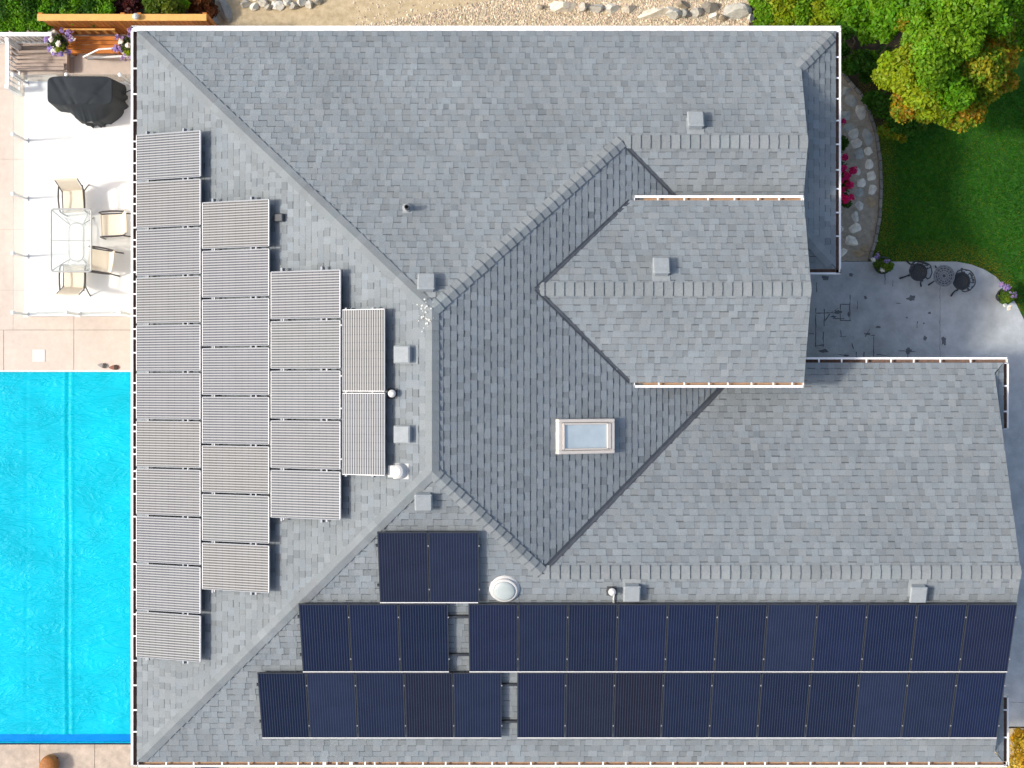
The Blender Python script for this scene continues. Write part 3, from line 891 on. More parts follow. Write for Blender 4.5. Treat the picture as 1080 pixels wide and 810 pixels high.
sandal(108.5, 385.5, -.15, 'sandalgrey', 'grey sandal on the paving at the pool edge')
sandal(120.5, 387.5, .05, 'sandalbrown', 'brown sandal on the paving nearest the house wall')
p = P(54, 806, PZ + .012)
o = thing('stool', 'rust brown woven stool standing on the coping below the pool', 'stool', p, -.1)
mb = MB(); nseg = 28
prof = [(.20, .02), (.225, .06), (.235, .2), (.225, .33), (.19, .37), (.03, .385)]
mb.lathe(prof, nseg, Matrix.Diagonal(V((.86, 1.1, 1, 1)))); mb.build('woven_seat', M['rust'], o, smooth=True)
mb = MB()
for sx in (-1, 1):
    for sy in (-1, 1): mb.box((sx * .12, sy * .15, .012), (.05, .05, .024))
mb.build('foot', M['bronze'], o)

# ------------------------------------------------------------------ white deck with glass railing
DZ = .5
d0 = g2(26, 86, DZ); d1 = g2(206, 333, DZ)
mb = MB(); mb.prism(rect(d0[0], xwall - .003, d1[1], d0[1]), 0, DZ, 0)
# membrane joints
for py in (140, 196, 262):
    y = P(0, py, DZ).y
tag(mb.build('deck_floor', [M['deckfloor']]), None, None, None, 'structure')
rail = thing('glass_railing', 'clear glass railing with white posts round three sides of the deck', 'railing', (d0[0], d1[1], DZ))
def rel(o, p): return V(p) - o.location
RH = 1.05
corners = [V((xwall - .1, d0[1] - .03, DZ)), V((d0[0] + .03, d0[1] - .03, DZ)), V((d0[0] + .03, d1[1] + .03, DZ)), V((xwall - .1, d1[1] + .03, DZ))]
runs = [(corners[0], corners[1], 3), (corners[1], corners[2], 4), (corners[2], corners[3], 3)]
done = []
for a, b, n in runs:
    for i in range(n):
        p, q = a.lerp(b, i / n), a.lerp(b, (i + 1) / n)
        t = (q - p).normalized(); nrm = V((-t.y, t.x, 0))
        p2, q2 = p + t * .05, q - t * .05
        mb = MB(); vs = [rel(rail, pp + nrm * s + V((0, 0, z))) for z in (.08, RH) for pp in (p2, q2) for s in (-.005, .005)]
        mb.raw(vs, [(0, 1, 3, 2), (4, 6, 7, 5), (0, 4, 5, 1), (2, 3, 7, 6), (0, 2, 6, 4), (1, 5, 7, 3)]); mb.build('glass_panel', M['glass'], rail)
    for i in range(n + 1):
        p = a.lerp(b, i / n)
        if any((p - d).length < .01 for d in done): continue
        done.append(p)
        mb = MB(); mb.box(rel(rail, p) + V((0, 0, .5)), (.05, .05, 1.0), bev=.006)
        mb.box(rel(rail, p) + V((0, 0, .012)), (.12, .12, .024), bev=.006)
        po = mb.build('post', M['white'], rail)
        mb = MB(); mb.lathe([(.045, 1.0), (.05, 1.02), (.045, 1.05), (.02, 1.07)], 12, Matrix.Translation(rel(rail, p))); mb.build('post_cap', M['white'], po)

# patio table
TZ = .72
tc_ = P(75, 253.5, DZ + TZ)
table = thing('glass_table', 'rectangular glass dining table with white frame on the deck', 'table', (tc_.x, tc_.y, DZ))
w2, l2 = .45, .70
def rrect(w, l, r, z, n=5):
    pts = []
    for cx, cy, a0 in ((w - r, l - r, 0), (-w + r, l - r, 90), (-w + r, -l + r, 180), (w - r, -l + r, 270)):
        for i in range(n + 1):
            a = math.radians(a0 + 90 * i / n); pts.append(V((cx + r * math.cos(a), cy + r * math.sin(a), z)))
    return pts
M['tabframe'] = mat('cream_frame', (.40, .40, .385), .45, .06, 9)
mb = MB(); mb.tube(rrect(w2, l2, .06, TZ), .02, 8, closed=True)
mb.tube([V((-w2, 0, TZ)), V((w2, 0, TZ))], .010, 6)
mb.build('top_frame', M['tabframe'], table)
mb = MB(); pts = rrect(w2 - .012, l2 - .012, .05, TZ); mb.prism([(p.x, p.y) for p in pts], TZ - .003, TZ + .006)
M['tabglass'] = glassmat('table_glass', (.955, .975, .97), haze=.22); mb.build('glass_top', M['tabglass'], table)
mb = MB(); mb.tube(rrect(.17, .43, .15, .26, 8), .013, 8, closed=True); mb.build('base_ring', M['tabframe'], table)
for sx in (-1, 1):
    for sy in (-1, 1):
        mb = MB(); mb.tube([V((sx * (w2 - .03), sy * (l2 - .03), TZ)), V((sx * .2, sy * .44, .36)), V((sx * .15, sy * .40, .26)), V((sx * .24, sy * .5, .10)), V((sx * .34, sy * .58, .0))], .013, 7); mb.build('leg', M['tabframe'], table)

# sling chairs: local +y is the back
def make_sling(label, group):
    o = thing('patio_chair', label, 'chair', group=group)
    def sling(path, w, t=.008):
        mb = MB(); N_ = len(path)
        vs = []
        for (y, z) in path:
            for s in (-1, 1): vs += [V((s * w / 2, y, z + t / 2)), V((s * w / 2, y, z - t / 2))]
        fs = []
        for i in range(N_ - 1):
            a = i * 4; b = a + 4
            fs += [(a, a + 2, b + 2, b), (a + 1, b + 1, b + 3, a + 3), (a, b, b + 1, a + 1), (a + 2, a + 3, b + 3, b + 2)]
        fs += [(0, 1, 3, 2), (4 * N_ - 4, 4 * N_ - 2, 4 * N_ - 1, 4 * N_ - 3)]
        mb.raw(vs, fs); return mb
    sling([(-.26, .43), (-.22, .445), (-.1, .43), (.05, .415), (.17, .41), (.22, .43)], .46).build('seat', M['sling'], o)
    sling([(.215, .45), (.26, .60), (.31, .76), (.37, .93), (.40, .97)], .46).build('backrest', M['sling'], o)
    mb = MB(); mb.tube([V((-.25, .405, .985)), V((0, .42, .995)), V((.25, .405, .985))], .016, 8)
    mb.tube([V((-.25, -.27, .435)), V((.25, -.27, .435))], .014, 8); mb.build('cross_rail', M['sling'], o)
    for s in (-1, 1):
        mb = MB()
        mb.tube([V((s * .27, -.30, 0)), V((s * .27, -.29, .3)), V((s * .275, -.27, .56)), V((s * .28, -.2, .635)), V((s * .285, -.02, .655)), V((s * .28, .15, .64)), V((s * .265, .30, .63))], .02, 8)
        mb.build('arm', M['bronze'], o)
        mb = MB(); mb.tube([V((s * .25, -.27, .435)), V((s * .25, .2, .41)), V((s * .25, .30, .66)), V((s * .25, .405, .985))], .014, 8)
        mb.tube([V((s * .25, .19, .415)), V((s * .26, .30, .2)), V((s * .265, .38, 0))], .016, 8)
        mb.build('side_frame', M['bronze'], o)
    return o
CH = [((77.5, 211), 0.06, 'beige sling chair at the top end of the glass table'),
      ((119.5, 237), -math.pi / 2 + .05, 'beige sling chair pulled back on the house side, higher of two'),
      ((106, 275), -math.pi / 2 - .16, 'beige sling chair tucked at an angle on the house side, lower of two'),
      ((78.5, 293), math.pi - .03, 'beige sling chair at the bottom end of the glass table')]
ch0 = None
for (px, py), rz, lb in CH:
    p = P(px, py, DZ + .43); p.z = DZ
    if ch0 is None:
        ch0 = make_sling(lb, 'sling chairs round the glass table'); ch0.matrix_world = MZ(p, rz)
    else: copy_tree(ch0, MZ(p, rz), lb)

# covered grill
tc_ = P(84.5, 95.5, DZ + 1.1)
gr = thing('covered_grill', 'barbecue grill under a black fabric cover on the deck', 'grill', (tc_.x, tc_.y, DZ))
mb = MB(); NS, NL = 96, 26; verts = []; fs = []
def sect(a, z):
    """outline of the draped cover at angle a, height z (m)"""
    f = z / 1.12
    hw = .74 - .02 * f; hl = .315
    ca, sa = math.cos(a), math.sin(a)
    n_ = 7.0
    r = 1.0 / ((abs(ca) / hw) ** n_ + (abs(sa) / hl) ** n_) ** (1 / n_)
    x, y = r * ca, r * sa
    # belly of the grill box pushing forward (towards -y)
    if y < 0:
        bell = math.exp(-((x - .13) / .43) ** 4) * (.30 * (1 - max(0, f - .62) / .38) if f > .62 else .30)
        y -= bell * min(1, -y / .25)
    # folds growing to the hem
    k = (1 - f)
    fold = .028 * k * math.sin(a * 17 + 2 * math.sin(a * 3)) + .022 * k * math.sin(a * 29 + 1.3) + .05 * k * (1 if x > .5 else .3)
    x += ca * fold; y += sa * fold
    return x, y
for j in range(NL + 1):
    z = 1.12 * j / NL if j <= NL else 1.12
    for i in range(NS):
        a = 2 * math.pi * i / NS
        x, y = sect(a, z)
        z2 = z
        verts.append((x, y, z2))
TR = (.96, .9, .84, .78, .7, .62, .54, .46, .38, .3, .2, .1)
for t in TR:
    for i in range(NS):
        a = 2 * math.pi * i / NS; x, y = sect(a, 1.12)
        xx_, yy_ = x * t, y * t
        ridge = .03 * math.exp(-((xx_ - .08) / .35) ** 4) + .012 * noise.noise(V((xx_ * 3, yy_ * 4, 1)))
        dip = -.03 * math.exp(-((xx_ + .45 + yy_ * .6) / .035) ** 2) - .025 * math.exp(-((xx_ + .25 + yy_ * .5) / .03) ** 2) - .025 * math.exp(-((xx_ - .45 - yy_ * .9) / .03) ** 2)
        verts.append((xx_, yy_, 1.12 + (1 - t) * .05 + ridge + dip))
rows_ = NL + 1 + len(TR)
for j in range(rows_ - 1):
    for i in range(NS):
        fs.append((j * NS + i, j * NS + (i + 1) % NS, (j + 1) * NS + (i + 1) % NS, (j + 1) * NS + i))
fs.append(tuple((rows_ - 1) * NS + i for i in range(NS)))
mb.raw(verts, fs); mb.build('fabric_cover', M['cover'], gr, smooth=True)
mb = MB(); mb.box((.10, -.625, .62), (.16, .012, .03), Matrix.Rotation(0, 4, 'Z')); mb.build('pull_tab', M['clip'], gr)
mb = MB(); mb.tube([V((.72, .02, .35)), V((.95, .1, .5)), V((1.3, .17, .52)), V((1.7, .17, .45))], .012, 6); mb.build('gas_hose', M['iron'], gr)

# ------------------------------------------------------------------ corner by the cedar screen
# privacy screen: cap at py 15-22 over x 46..211, boards face the house
FH = 1.75
f0 = P(64, 37, 0.02); f1 = P(230, 37, 0.02)
scr = thing('privacy_screen', 'orange cedar privacy screen with pale cap rail', 'fence', f0)
n = 34; L_ = f1.x - f0.x
mb = MB(); R = random.Random(5)
for i in range(n):
    t = R.uniform(.8, 1.15); mb.box(((i + .5) * L_ / n, .02, FH / 2 - .02), (L_ / n - .012, .022, FH - .06), c=(t, t * R.uniform(.92, 1.04), t))
mb.build('board_panel', M['cedar'], scr)
mb = MB(); mb.box((L_ / 2, .03, FH), (L_ + .1, .15, .045), bev=.006); mb.build('cap_rail', M['cedarpale'], scr)
for z in (.3, 1.45):
    mb = MB(); mb.box((L_ / 2, .055, z), (L_, .045, .09)); mb.build('rail', M['cedar'], scr)
for x in (0, L_ * .5, L_ * .6, L_):
    mb = MB(); mb.box((x, .10, FH / 2), (.09, .09, FH - .05)); mb.build('post', M['cedar'], scr)
p = P(144, 17, FH + .05)
o = thing('post_lamp', 'small white lamp standing on the cedar cap rail', 'lamp', (p.x, f0.y + .03, FH + .045))
mb = MB(); mb.lathe([(.05, 0), (.05, .02), (.03, .03), (.03, .07)], 12); mb.build('base', M['white'], o)
mb = MB(); mb.lathe([(.05, .07), (.075, .08), (.06, .14), (.015, .17)], 12); mb.build('lamp_head', M['whiteplastic'], o)
# white picket railings
def pickets(name, a, b, n, label, h=1.05):
    a, b = V(a), V(b)
    o = thing(name, label, 'railing', a); d = b - a; Ln = d.length; rz = math.atan2(d.y, d.x)
    Mx = Matrix.Rotation(rz, 4, 'Z')
    mb = MB(); mb.box((Ln / 2, 0, h), (Ln + .05, .09, .04), Mx, bev=.006); mb.build('top_rail', M['white'], o)
    mb = MB(); mb.box((Ln / 2, 0, .12), (Ln, .04, .05), Mx); mb.build('bottom_rail', M['white'], o)
    for i in range(n):
        mb = MB(); mb.box(((i + .5) * Ln / n, 0, h / 2 + .06), (.032, .032, h - .14), Mx); mb.build('picket', M['white'], o)
    for x in (0, Ln):
        mb = MB(); mb.box((x, 0, h / 2 + .02), (.085, .085, h + .1), Mx); mb.build('post', M['white'], o)
pickets('picket_railing', P(-60, 46, .02), P(66, 46, .02), 22, 'white picket railing in front of the clipped hedge')
pickets('picket_railing', P(22, 100, .02), P(22, 52, .02), 9, 'short white picket railing beside the wooden steps')
# wooden steps
o = thing('wooden_steps', 'weathered wooden steps beside the white picket railing', 'steps', P(44, 60, .02))
for i in range(4):
    mb = MB(); t = rnd.uniform(.9, 1.1)
    for j in range(2):
        mb.box((0, .26 - i * .17 - j * .082, .08 + i * .09), (1.22, .072, .03), c=(t, t, t), bev=.004)
    mb.build('tread', M['stepwood'], o)
for s in (-1, 1):
    mb = MB(); mb.box((s * .64, -.02, .16), (.05, .72, .28)); mb.build('stringer', M['stepwood'], o)
# bench
pb = P(104, 50, .02)
o = thing('bench', 'orange wooden bench standing against the cedar screen', 'bench', pb)
mb = MB()
for i in range(4): mb.box((0, -.18 + i * .1, .44), (1.16, .09, .035), c=(1.1, 1.05, 1), bev=.006)
mb.build('seat', M['cedar'], o)
mb = MB(); mb.box((0, .24, .84), (1.16, .04, .06), bev=.006); mb.build('back_rail', M['cedarpale'], o)
for i in range(6):
    mb = MB(); mb.box((-.5 + i * .2, .235, .62), (.07, .025, .40)); mb.build('back_slat', M['cedarpale'], o)
for sx in (-1, 1):
    for sy in (-1, 1):
        mb = MB(); mb.box((sx * .53, sy * .17, .215), (.06, .06, .425)); mb.build('leg', M['cedar'], o)
# handrail
o = thing('handrail', 'bent white tubular handrail beside the orange bench', 'handrail', P(92, 62, .02))
mb = MB(); a = P(92, 62, .02)
mb.tube([P(92, 62, .02) - a, P(88, 60, .75) - a, P(104, 52, .95) - a, P(133, 50, .95) - a, P(142, 52, .02) - a], .02, 8); mb.build('upper_rail', M['white'], o)
mb = MB(); mb.tube([P(92, 61, .5) - a, P(134, 59, .5) - a], .028, 8); mb.build('lower_rail', M['white'], o)

# ------------------------------------------------------------------ plants
def leaves(mb, R, c, r, n, size, col, var=.25, squash=1.0, flat=.5, inner=.5, m=0):
    c = V(c)
    cols_ = col if isinstance(col[0], tuple) else (col,)
    for _ in range(n):
        d = V((R.gauss(0, 1), R.gauss(0, 1), R.gauss(0, 1)))
        if d.length < 1e-4: continue
        d.normalize()
        if d.z < -.35: d.z = -d.z
        rr = r * (inner + (1 - inner) * R.random() ** .5) * (1 + .42 * noise.noise(d * 3.4 + c)) * (1.0 if R.random() > .12 else R.uniform(1.0, 1.22))
        p = c + V((d.x * rr, d.y * rr, d.z * rr * squash))
        nrm = (d * .7 + V((R.gauss(0, flat), R.gauss(0, flat), R.gauss(.35, flat)))).normalized()
        t = nrm.cross(V((R.gauss(0, 1), R.gauss(0, 1), R.gauss(0, 1))))
        if t.length < 1e-3: continue
        t.normalize(); b = nrm.cross(t)
        s = size * R.uniform(.6, 1.35); wd = s * R.uniform(.45, .65)
        v_ = 1 + R.uniform(-var, var); g = R.gauss(0, .10)
        col = cols_[0] if R.random() < .5 + .9 * noise.noise(p * 2.6) else cols_[-1]
        cc = (max(.002, col[0] * v_ * (1 + g)), col[1] * v_, max(.002, col[2] * v_ * (1 - g)))
        bend = nrm * s * .18
        mb.face([p - t * s, p + b * wd - bend * .2, p + t * s - bend, p - b * wd - bend * .2], m, cc)

def plant(name, label, cat, base, clumps, leaf, seed, group=None, trunk=None, flowers=None, per=900, squash=.85, flat=.5, nbr=6, inner=.45, sub=5, var=.28):
    """clumps: (centre, radius, colour); each clump becomes a cluster of smaller lobes"""
    R = random.Random(seed); base = V(base)
    o = thing(name, label, cat, base, 0, group)
    mb = MB()
    for c, r, col in clumps:
        c = V(c) - base
        for q in range(sub):
            d = V((R.gauss(0, 1), R.gauss(0, 1), R.gauss(.25, .8))).normalized()
            cc = c + V((d.x, d.y, d.z * squash)) * r * R.uniform(.45, .8)
            k = R.uniform(.82, 1.2); k2 = R.uniform(.9, 1.12); kk = tuple((q0[0] * k * k2, q0[1] * k, q0[2] * k) for q0 in (col if isinstance(col[0], tuple) else (col,)))
            leaves(mb, R, cc, r * R.uniform(.38, .6), int(per / sub), leaf, kk, var, squash, flat, inner)
        leaves(mb, R, c, r * .85, int(per * .35), leaf, col, var, squash, flat, inner)
    mb.build('crown' if trunk else 'foliage', M['leaf'], o)
    if trunk:
        mb = MB(); top = V((0, 0, 0))
        for c, r, col in clumps: top += V(c) - base
        top /= len(clumps)
        st = [V((0, 0, 0)), V((top.x * .12, top.y * .15, top.z * .3)), V((top.x * .5, top.y * .5, top.z * .6)), V((top.x, top.y, top.z * .95))]
        mb.tube(st, [trunk, trunk * .8, trunk * .6, trunk * .25], 8)
        for c, r, col in clumps[:nbr]:
            q = V(c) - base; a = st[1].lerp(st[2], R.random())
            mb.tube([a, a.lerp(q, .5) + V((R.gauss(0, .08), R.gauss(0, .08), .05)), q], [trunk * .5, trunk * .32, .012], 6)
        mb.build('trunk', M['bark'], o)
    if flowers:
        for (p, r, col, n) in flowers:
            mb = MB(); leaves(mb, R, V(p) - base, r, n, .035, col, .15, .7, .3, .3)
            mb.build('bloom', M['petal'], o)
    return o

YG = (.23, .31, .010); GR = (.10, .25, .006); DG = (.040, .125, .008); OR = ((.38, .21, .014), (.20, .25, .010)); LG = (.14, .29, .010); OL = ((.25, .24, .012), (.13, .22, .010))
# broad tree over the lawn
def cl(lst): return [(P(px, py, z), r / 45.0, col) for px, py, z, r, col in lst]
plant('broadleaf_tree', 'broad yellow green tree with orange tinted edges leaning over the lawn', 'tree', P(985, 62, .03),
      cl([(952, 72, 3.6, 22, YG), (985, 62, 4.2, 27, LG), (975, 92, 3.5, 24, YG), (1005, 95, 3.6, 24, GR), (1030, 70, 3.6, 26, OL), (1012, 40, 4.1, 26, LG), (1045, 60, 3.3, 20, OR), (1052, 35, 3.3, 18, OL),
          (955, 112, 2.8, 16, OR), (975, 116, 2.9, 14, OL), (1022, 118, 3.0, 17, OR), (1005, 122, 2.8, 14, OL), (935, 80, 3.0, 14, YG), (1040, 95, 3.0, 15, OL), (1058, 62, 3.0, 16, OL), (1062, 85, 2.6, 12, OR), (965, 45, 3.6, 14, LG), (990, 110, 3.2, 16, YG)]),
      .05, 1, 'trees beside the lawn', .11, per=2100, nbr=10, sub=7)
plant('broadleaf_tree', 'green tree with one orange patch between the golden hedge and broad tree', 'tree', P(945, 8, .03),
      cl([(945, 10, 3.2, 20, GR), (965, 22, 3.3, 18, LG), (953, 20, 3.3, 10, OR), (930, 28, 2.9, 14, GR), (975, 5, 3.4, 18, GR), (985, 25, 3.2, 13, LG)]), .05, 2, 'trees beside the lawn', .08, per=1500, sub=7)
plant('broadleaf_tree', 'fresh green tree at the top edge above the broad tree', 'tree', P(1030, -5, .03),
      cl([(1025, 5, 4.0, 26, LG), (1048, 12, 3.8, 20, GR), (1005, 10, 3.7, 20, LG), (1055, -5, 3.6, 18, GR), (1000, -8, 3.6, 16, GR)]), .05, 3, 'trees beside the lawn', .09, per=1700, sub=7)
plant('shrub_tree', 'mid green bushy tree at the corner of the house roof', 'tree', P(905, 18, .03),
      cl([(905, 15, 2.6, 18, GR), (892, 28, 2.3, 12, DG), (915, 32, 2.4, 13, GR), (920, 8, 2.6, 14, LG), (888, 8, 2.5, 12, LG)]), .055, 4, None, .06, per=900)
plant('shrub', 'low green shrub in the dark gap under the trees', 'shrub', P(908, 66, .03),
      cl([(906, 64, .8, 13, DG), (918, 60, .7, 8, GR), (896, 72, .6, 9, DG), (932, 60, .5, 9, DG), (888, 52, .5, 8, DG), (940, 74, .4, 8, DG), (915, 80, .4, 9, DG)]), .05, 5, per=800)
plant('shrub', 'dark green spreading shrub under the broad tree', 'shrub', P(940, 120, .03),
      cl([(930, 112, .7, 14, DG), (948, 122, .7, 15, DG), (938, 138, .5, 12, OL), (960, 132, .6, 14, DG), (918, 104, .6, 9, DG), (970, 125, .6, 12, DG), (950, 142, .4, 8, OL)]), .05, 6, per=800)
plant('conifer', 'green conifer at the right edge beyond the lawn', 'tree', P(1082, 22, .03),
      cl([(1080, 5, 2.0, 17, GR), (1082, 30, 1.8, 17, GR), (1085, 52, 1.3, 14, GR), (1092, 20, 2.4, 16, GR)]), .045, 7, None, .07, per=1200)
# bare branches in the gap
o = thing('fallen_branch', 'bare brown branches in the dark gap behind the shrub', 'branch', P(925, 60, .1))
mb = MB(); b0 = P(925, 60, .1)
for (x0, y0, z0, x1, y1, z1) in ((900, 50, .2, 900, 40, 1.6), (922, 66, .3, 938, 44, 1.8), (918, 70, .3, 950, 58, .9), (930, 62, .3, 952, 62, .8), (926, 72, .2, 944, 52, 1.3)):
    a, b = P(x0, y0, z0) - b0, P(x1, y1, z1) - b0; mb.tube([a, a.lerp(b, .5) + V((.03, .02, .05)), b], [.03, .022, .012], 6)
mb.build('branches', M['bark'], o)
# golden hedge
plant('hedge', 'bright golden green clipped hedge at the back roof corner', 'hedge', P(838, 10, .03),
      cl([(x, y, 1.3, 13, YG if (x // 14) % 3 else LG) for x in range(806, 892, 14) for y in (0, 14, 26)] + [(x, -14, 1.3, 14, YG) for x in range(806, 892, 16)]), .042, 8, per=600, sub=4)
# green hedge top left
plant('hedge', 'dark green feathery hedge behind the white picket railing', 'hedge', P(50, 10, .03),
      cl([(x, y, 1.0, 15, GR if (x // 15 + y) % 2 else DG) for x in range(-10, 118, 15) for y in (-4, 12)] + [(x, 25, .9, 10, GR) for x in range(-8, 48, 11)] + [(x, -20, 1.0, 16, DG) for x in range(-10, 118, 20)]), .034, 9, per=1100, sub=5, var=.45)
plant('shrub', 'dark red leaved shrub behind the cedar screen', 'shrub', P(131, 4, .03), cl([(122, 4, .9, 11, (.045, .012, .010)), (138, 5, .9, 12, (.06, .014, .012)), (130, -8, .9, 13, (.05, .012, .01))]), .05, 10, per=800)
plant('shrub', 'olive green shrub between the red leaved and rust brown shrubs', 'shrub', P(174, 4, .03), cl([(162, 5, .9, 12, (.08, .14, .012)), (180, 6, .9, 13, (.10, .15, .012)), (172, -8, .9, 14, GR), (190, 6, .7, 9, LG)]), .05, 11, per=800)
plant('shrub', 'rust brown low shrub beside the grey boulder', 'shrub', P(213, 10, .03), cl([(207, 6, .45, 11, (.14, .045, .012)), (218, 12, .4, 10, (.12, .04, .014)), (212, 22, .3, 8, (.16, .07, .02)), (214, -6, .5, 12, (.13, .045, .012))]), .045, 12, per=700)
sheet('mulch_strip', [g2(196, -60), g2(231, -60), g2(228, 60), g2(196, 60)], .015, M['mulch'])
sheet('hedge_bed', [g2(-400, -60), g2(196, -60), g2(196, 30), g2(-400, 30)], .012, M['mulch'])
# yellow shrub bottom right
plant('shrub', 'yellow autumn shrub at the street corner of the house', 'shrub', P(1084, 800, .03), cl([(1076, 790, .5, 13, ((.60, .42, .04), (.42, .26, .02))), (1069, 803, .45, 9, ((.62, .52, .20), (.5, .36, .05))), (1086, 805, .5, 14, (.6, .45, .06)), (1073, 777, .4, 7, (.5, .30, .02)), (1082, 776, .4, 8, (.62, .46, .05))]), .045, 13, per=600)

# pots with flowers
def pot(px, py, r, label, seed, flowers, h=.38, fol=(.07, .14, .015), extra=None):
    base = P(px, py, .035)
    fl = [(P(x, y, h + .2), s / 45, c, n) for x, y, s, c, n in flowers]
    o = plant('flower_pot', label, 'flower pot', base, [(base + V((0, 0, h + .05)), r, fol), (base + V((.06, -.05, h + .12)), r * .7, (fol[0] * 1.5, fol[1] * 1.3, fol[2]))], .035, seed, 'potted flowers', flowers=fl, per=420)
    mb = MB(); mb.lathe([(r * .6, 0), (r * .85, h * .6), (r * .95, h), (r * 1.02, h), (r * 1.02, h + .03), (r * .85, h + .03), (r * .8, h - .04)], 24); mb.build('pot', M['pot'], o)
WH = (.82, .80, .72); PU = (.36, .25, .50); MG = (.66, .02, .13)
pot(927, 281, .2, 'flower pot with white blooms next to the stone bed', 31, [(921, 274, 2.4, WH, 50), (931, 284, 2.4, WH, 50), (935, 276, 3, PU, 30), (925, 270, 3, PU, 26)])
pot(1055, 313, .19, 'flower pot with lavender blooms at the curved patio edge', 32, [(1064, 325, 2.2, WH, 50), (1062, 304, 4, PU, 60), (1068, 311, 4, PU, 60), (1056, 300, 3, PU, 30), (1060, 322, 1.5, WH, 20)])
def basket(px, py, z, label, seed):
    base = P(px, py, .02); c = P(px, py, z); c = V((base.x, base.y, z))
    R = random.Random(seed)
    fl = []
    for i in range(16):
        a = R.uniform(0, 6.28); rr = R.uniform(.18, .32)
        fl.append((c + V((rr * math.cos(a), rr * math.sin(a), R.uniform(-.12, .15))), R.uniform(.05, .09), PU if R.random() < .72 else WH, 26))
    fl.append((c + V((.03, -.05, .2)), .06, WH, 40)); fl.append((c + V((-.14, .05, .16)), .055, WH, 40))
    o = plant('flower_basket', label, 'flower basket', base, [(c, .2, (.06, .09, .02)), (c + V((.02, -.12, .05)), .13, (.26, .32, .02))], .035, seed, 'flower baskets by the cedar screen', flowers=fl, per=420)
    mb = MB(); mb.lathe([(.09, z - .24), (.16, z - .12), (.18, z), (.15, z)], 18); mb.build('pot', M['pot'], o)
    mb = MB(); mb.tube([V((0, 0, 0)), V((0, 0, z - .22))], .025, 8); mb.lathe([(.15, 0), (.15, .02), (.04, .03)], 16); mb.build('stand', M['white'], o)
basket(74, 54, .95, 'purple and white flower basket at the railing end of the cedar screen', 41)
basket(145, 56, .95, 'purple and white flower basket close to the house gutter', 42)
# rose bush in the bed
plant('rose_bush', 'magenta flowering rose bush in the stone bed beside the gutter', 'bush', P(888, 185, .05),
      cl([(884, 178, .5, 9, (.04, .10, .012)), (886, 196, .5, 10, (.05, .11, .012)), (890, 210, .4, 8, (.06, .12, .015)), (886, 152, .4, 8, (.05, .12, .012))]), .04, 14, per=420,
      flowers=[(P(x, y, .85), s / 45, (MG[0] * k, MG[1], MG[2] * (.7 + .3 * k)), n) for x, y, s, k, n in
               ((891, 166, 3.5, .8, 80), (900, 180, 4.2, .9, 110), (893, 186, 4.5, 1, 110), (889, 178, 4, .85, 90), (896, 195, 4.5, 1.15, 110), (892, 210, 4.6, 1.25, 120), (898, 208, 3, 1.1, 60), (889, 200, 3, .9, 60), (889, 128, 3, .8, 60), (886, 190, 4, .9, 70))])

# ------------------------------------------------------------------ stone bed
bed = [(820, 60), (884, 72), (895, 88), (906, 100), (915, 118), (922, 140), (926.5, 170), (927.5, 200), (926, 230), (921, 256), (915, 275.5), (820, 275.5)]
sheet('stone_bed', [g2(*p) for p in bed], .04, M['bedsoil'], .3)
mb = MB(); path = [g2(*p) for p in ((880, 66), (895, 87), (907, 100), (916, 118), (923, 140), (927.5, 170), (928.5, 200), (927, 230), (922, 256), (916, 274.5))]
R = random.Random(8)
for i in range(len(path) - 1):
    a, b = V((*path[i], 0)), V((*path[i + 1], 0)); d = b - a; n = max(1, int(d.length / .17)); rz = math.atan2(d.y, d.x)
    for j in range(n):
        c = a + d * ((j + .5) / n); t = R.uniform(.75, 1.2)
        mb.box((0, 0, .06), (d.length / n - .012, .075, .12), MZ(c, rz + R.uniform(-.05, .05)), c=(t, t, t * .97), bev=.012)
tag(mb.build('edging_border', M['edging']), 'curved border of small grey blocks between the lawn and stone bed', 'edging')

def rock_mesh(mb, R, c, rx, ry, rz_, h, col, flat=False, M_=None):
    """irregular stone: noisy rounded polyhedron, sits with its foot in the ground"""
    nl, ns = 6, 12; sd = R.uniform(0, 50); vs = []
    for j in range(nl + 1):
        f = j / nl; ph = f * math.pi / 2
        k = math.cos(ph) ** (.35 if flat else .65); zz = math.sin(ph) * h
        for i in range(ns):
            a = 2 * math.pi * i / ns
            nn = 1 + .32 * noise.noise(V((math.cos(a) * 1.4 + sd, math.sin(a) * 1.4, f * .8))) + .10 * noise.noise(V((math.cos(a) * 4 + sd, math.sin(a) * 4, f * 4)))
            x, y = rx * k * nn * math.cos(a), ry * k * nn * math.sin(a)
            p = V((x * math.cos(rz_) - y * math.sin(rz_), x * math.sin(rz_) + y * math.cos(rz_), zz * (1 + .12 * noise.noise(V((x * 6 + sd, y * 6, 1))))))
            vs.append(p + V(c))
    for _k in range(7):
        ang = R.uniform(0, 6.283); dn = V((math.cos(ang) / max(rx, .01), math.sin(ang) / max(ry, .01), R.uniform(.1, 1.3) / h)); lim = R.uniform(.74, 1.0)
        rr_ = Matrix.Rotation(rz_, 3, 'Z') @ dn
        for q_ in range(len(vs)):
            loc = vs[q_] - V(c); e_ = loc.dot(rr_)
            if e_ > lim: vs[q_] = vs[q_] - rr_ * ((e_ - lim) / rr_.length_squared)
    fs = []
    for j in range(nl):
        for i in range(ns): fs.append((j * ns + i, j * ns + (i + 1) % ns, (j + 1) * ns + (i + 1) % ns, (j + 1) * ns + i))
    fs.append(tuple(nl * ns + i for i in range(ns)))
    mb.raw(vs, fs, 0, col)

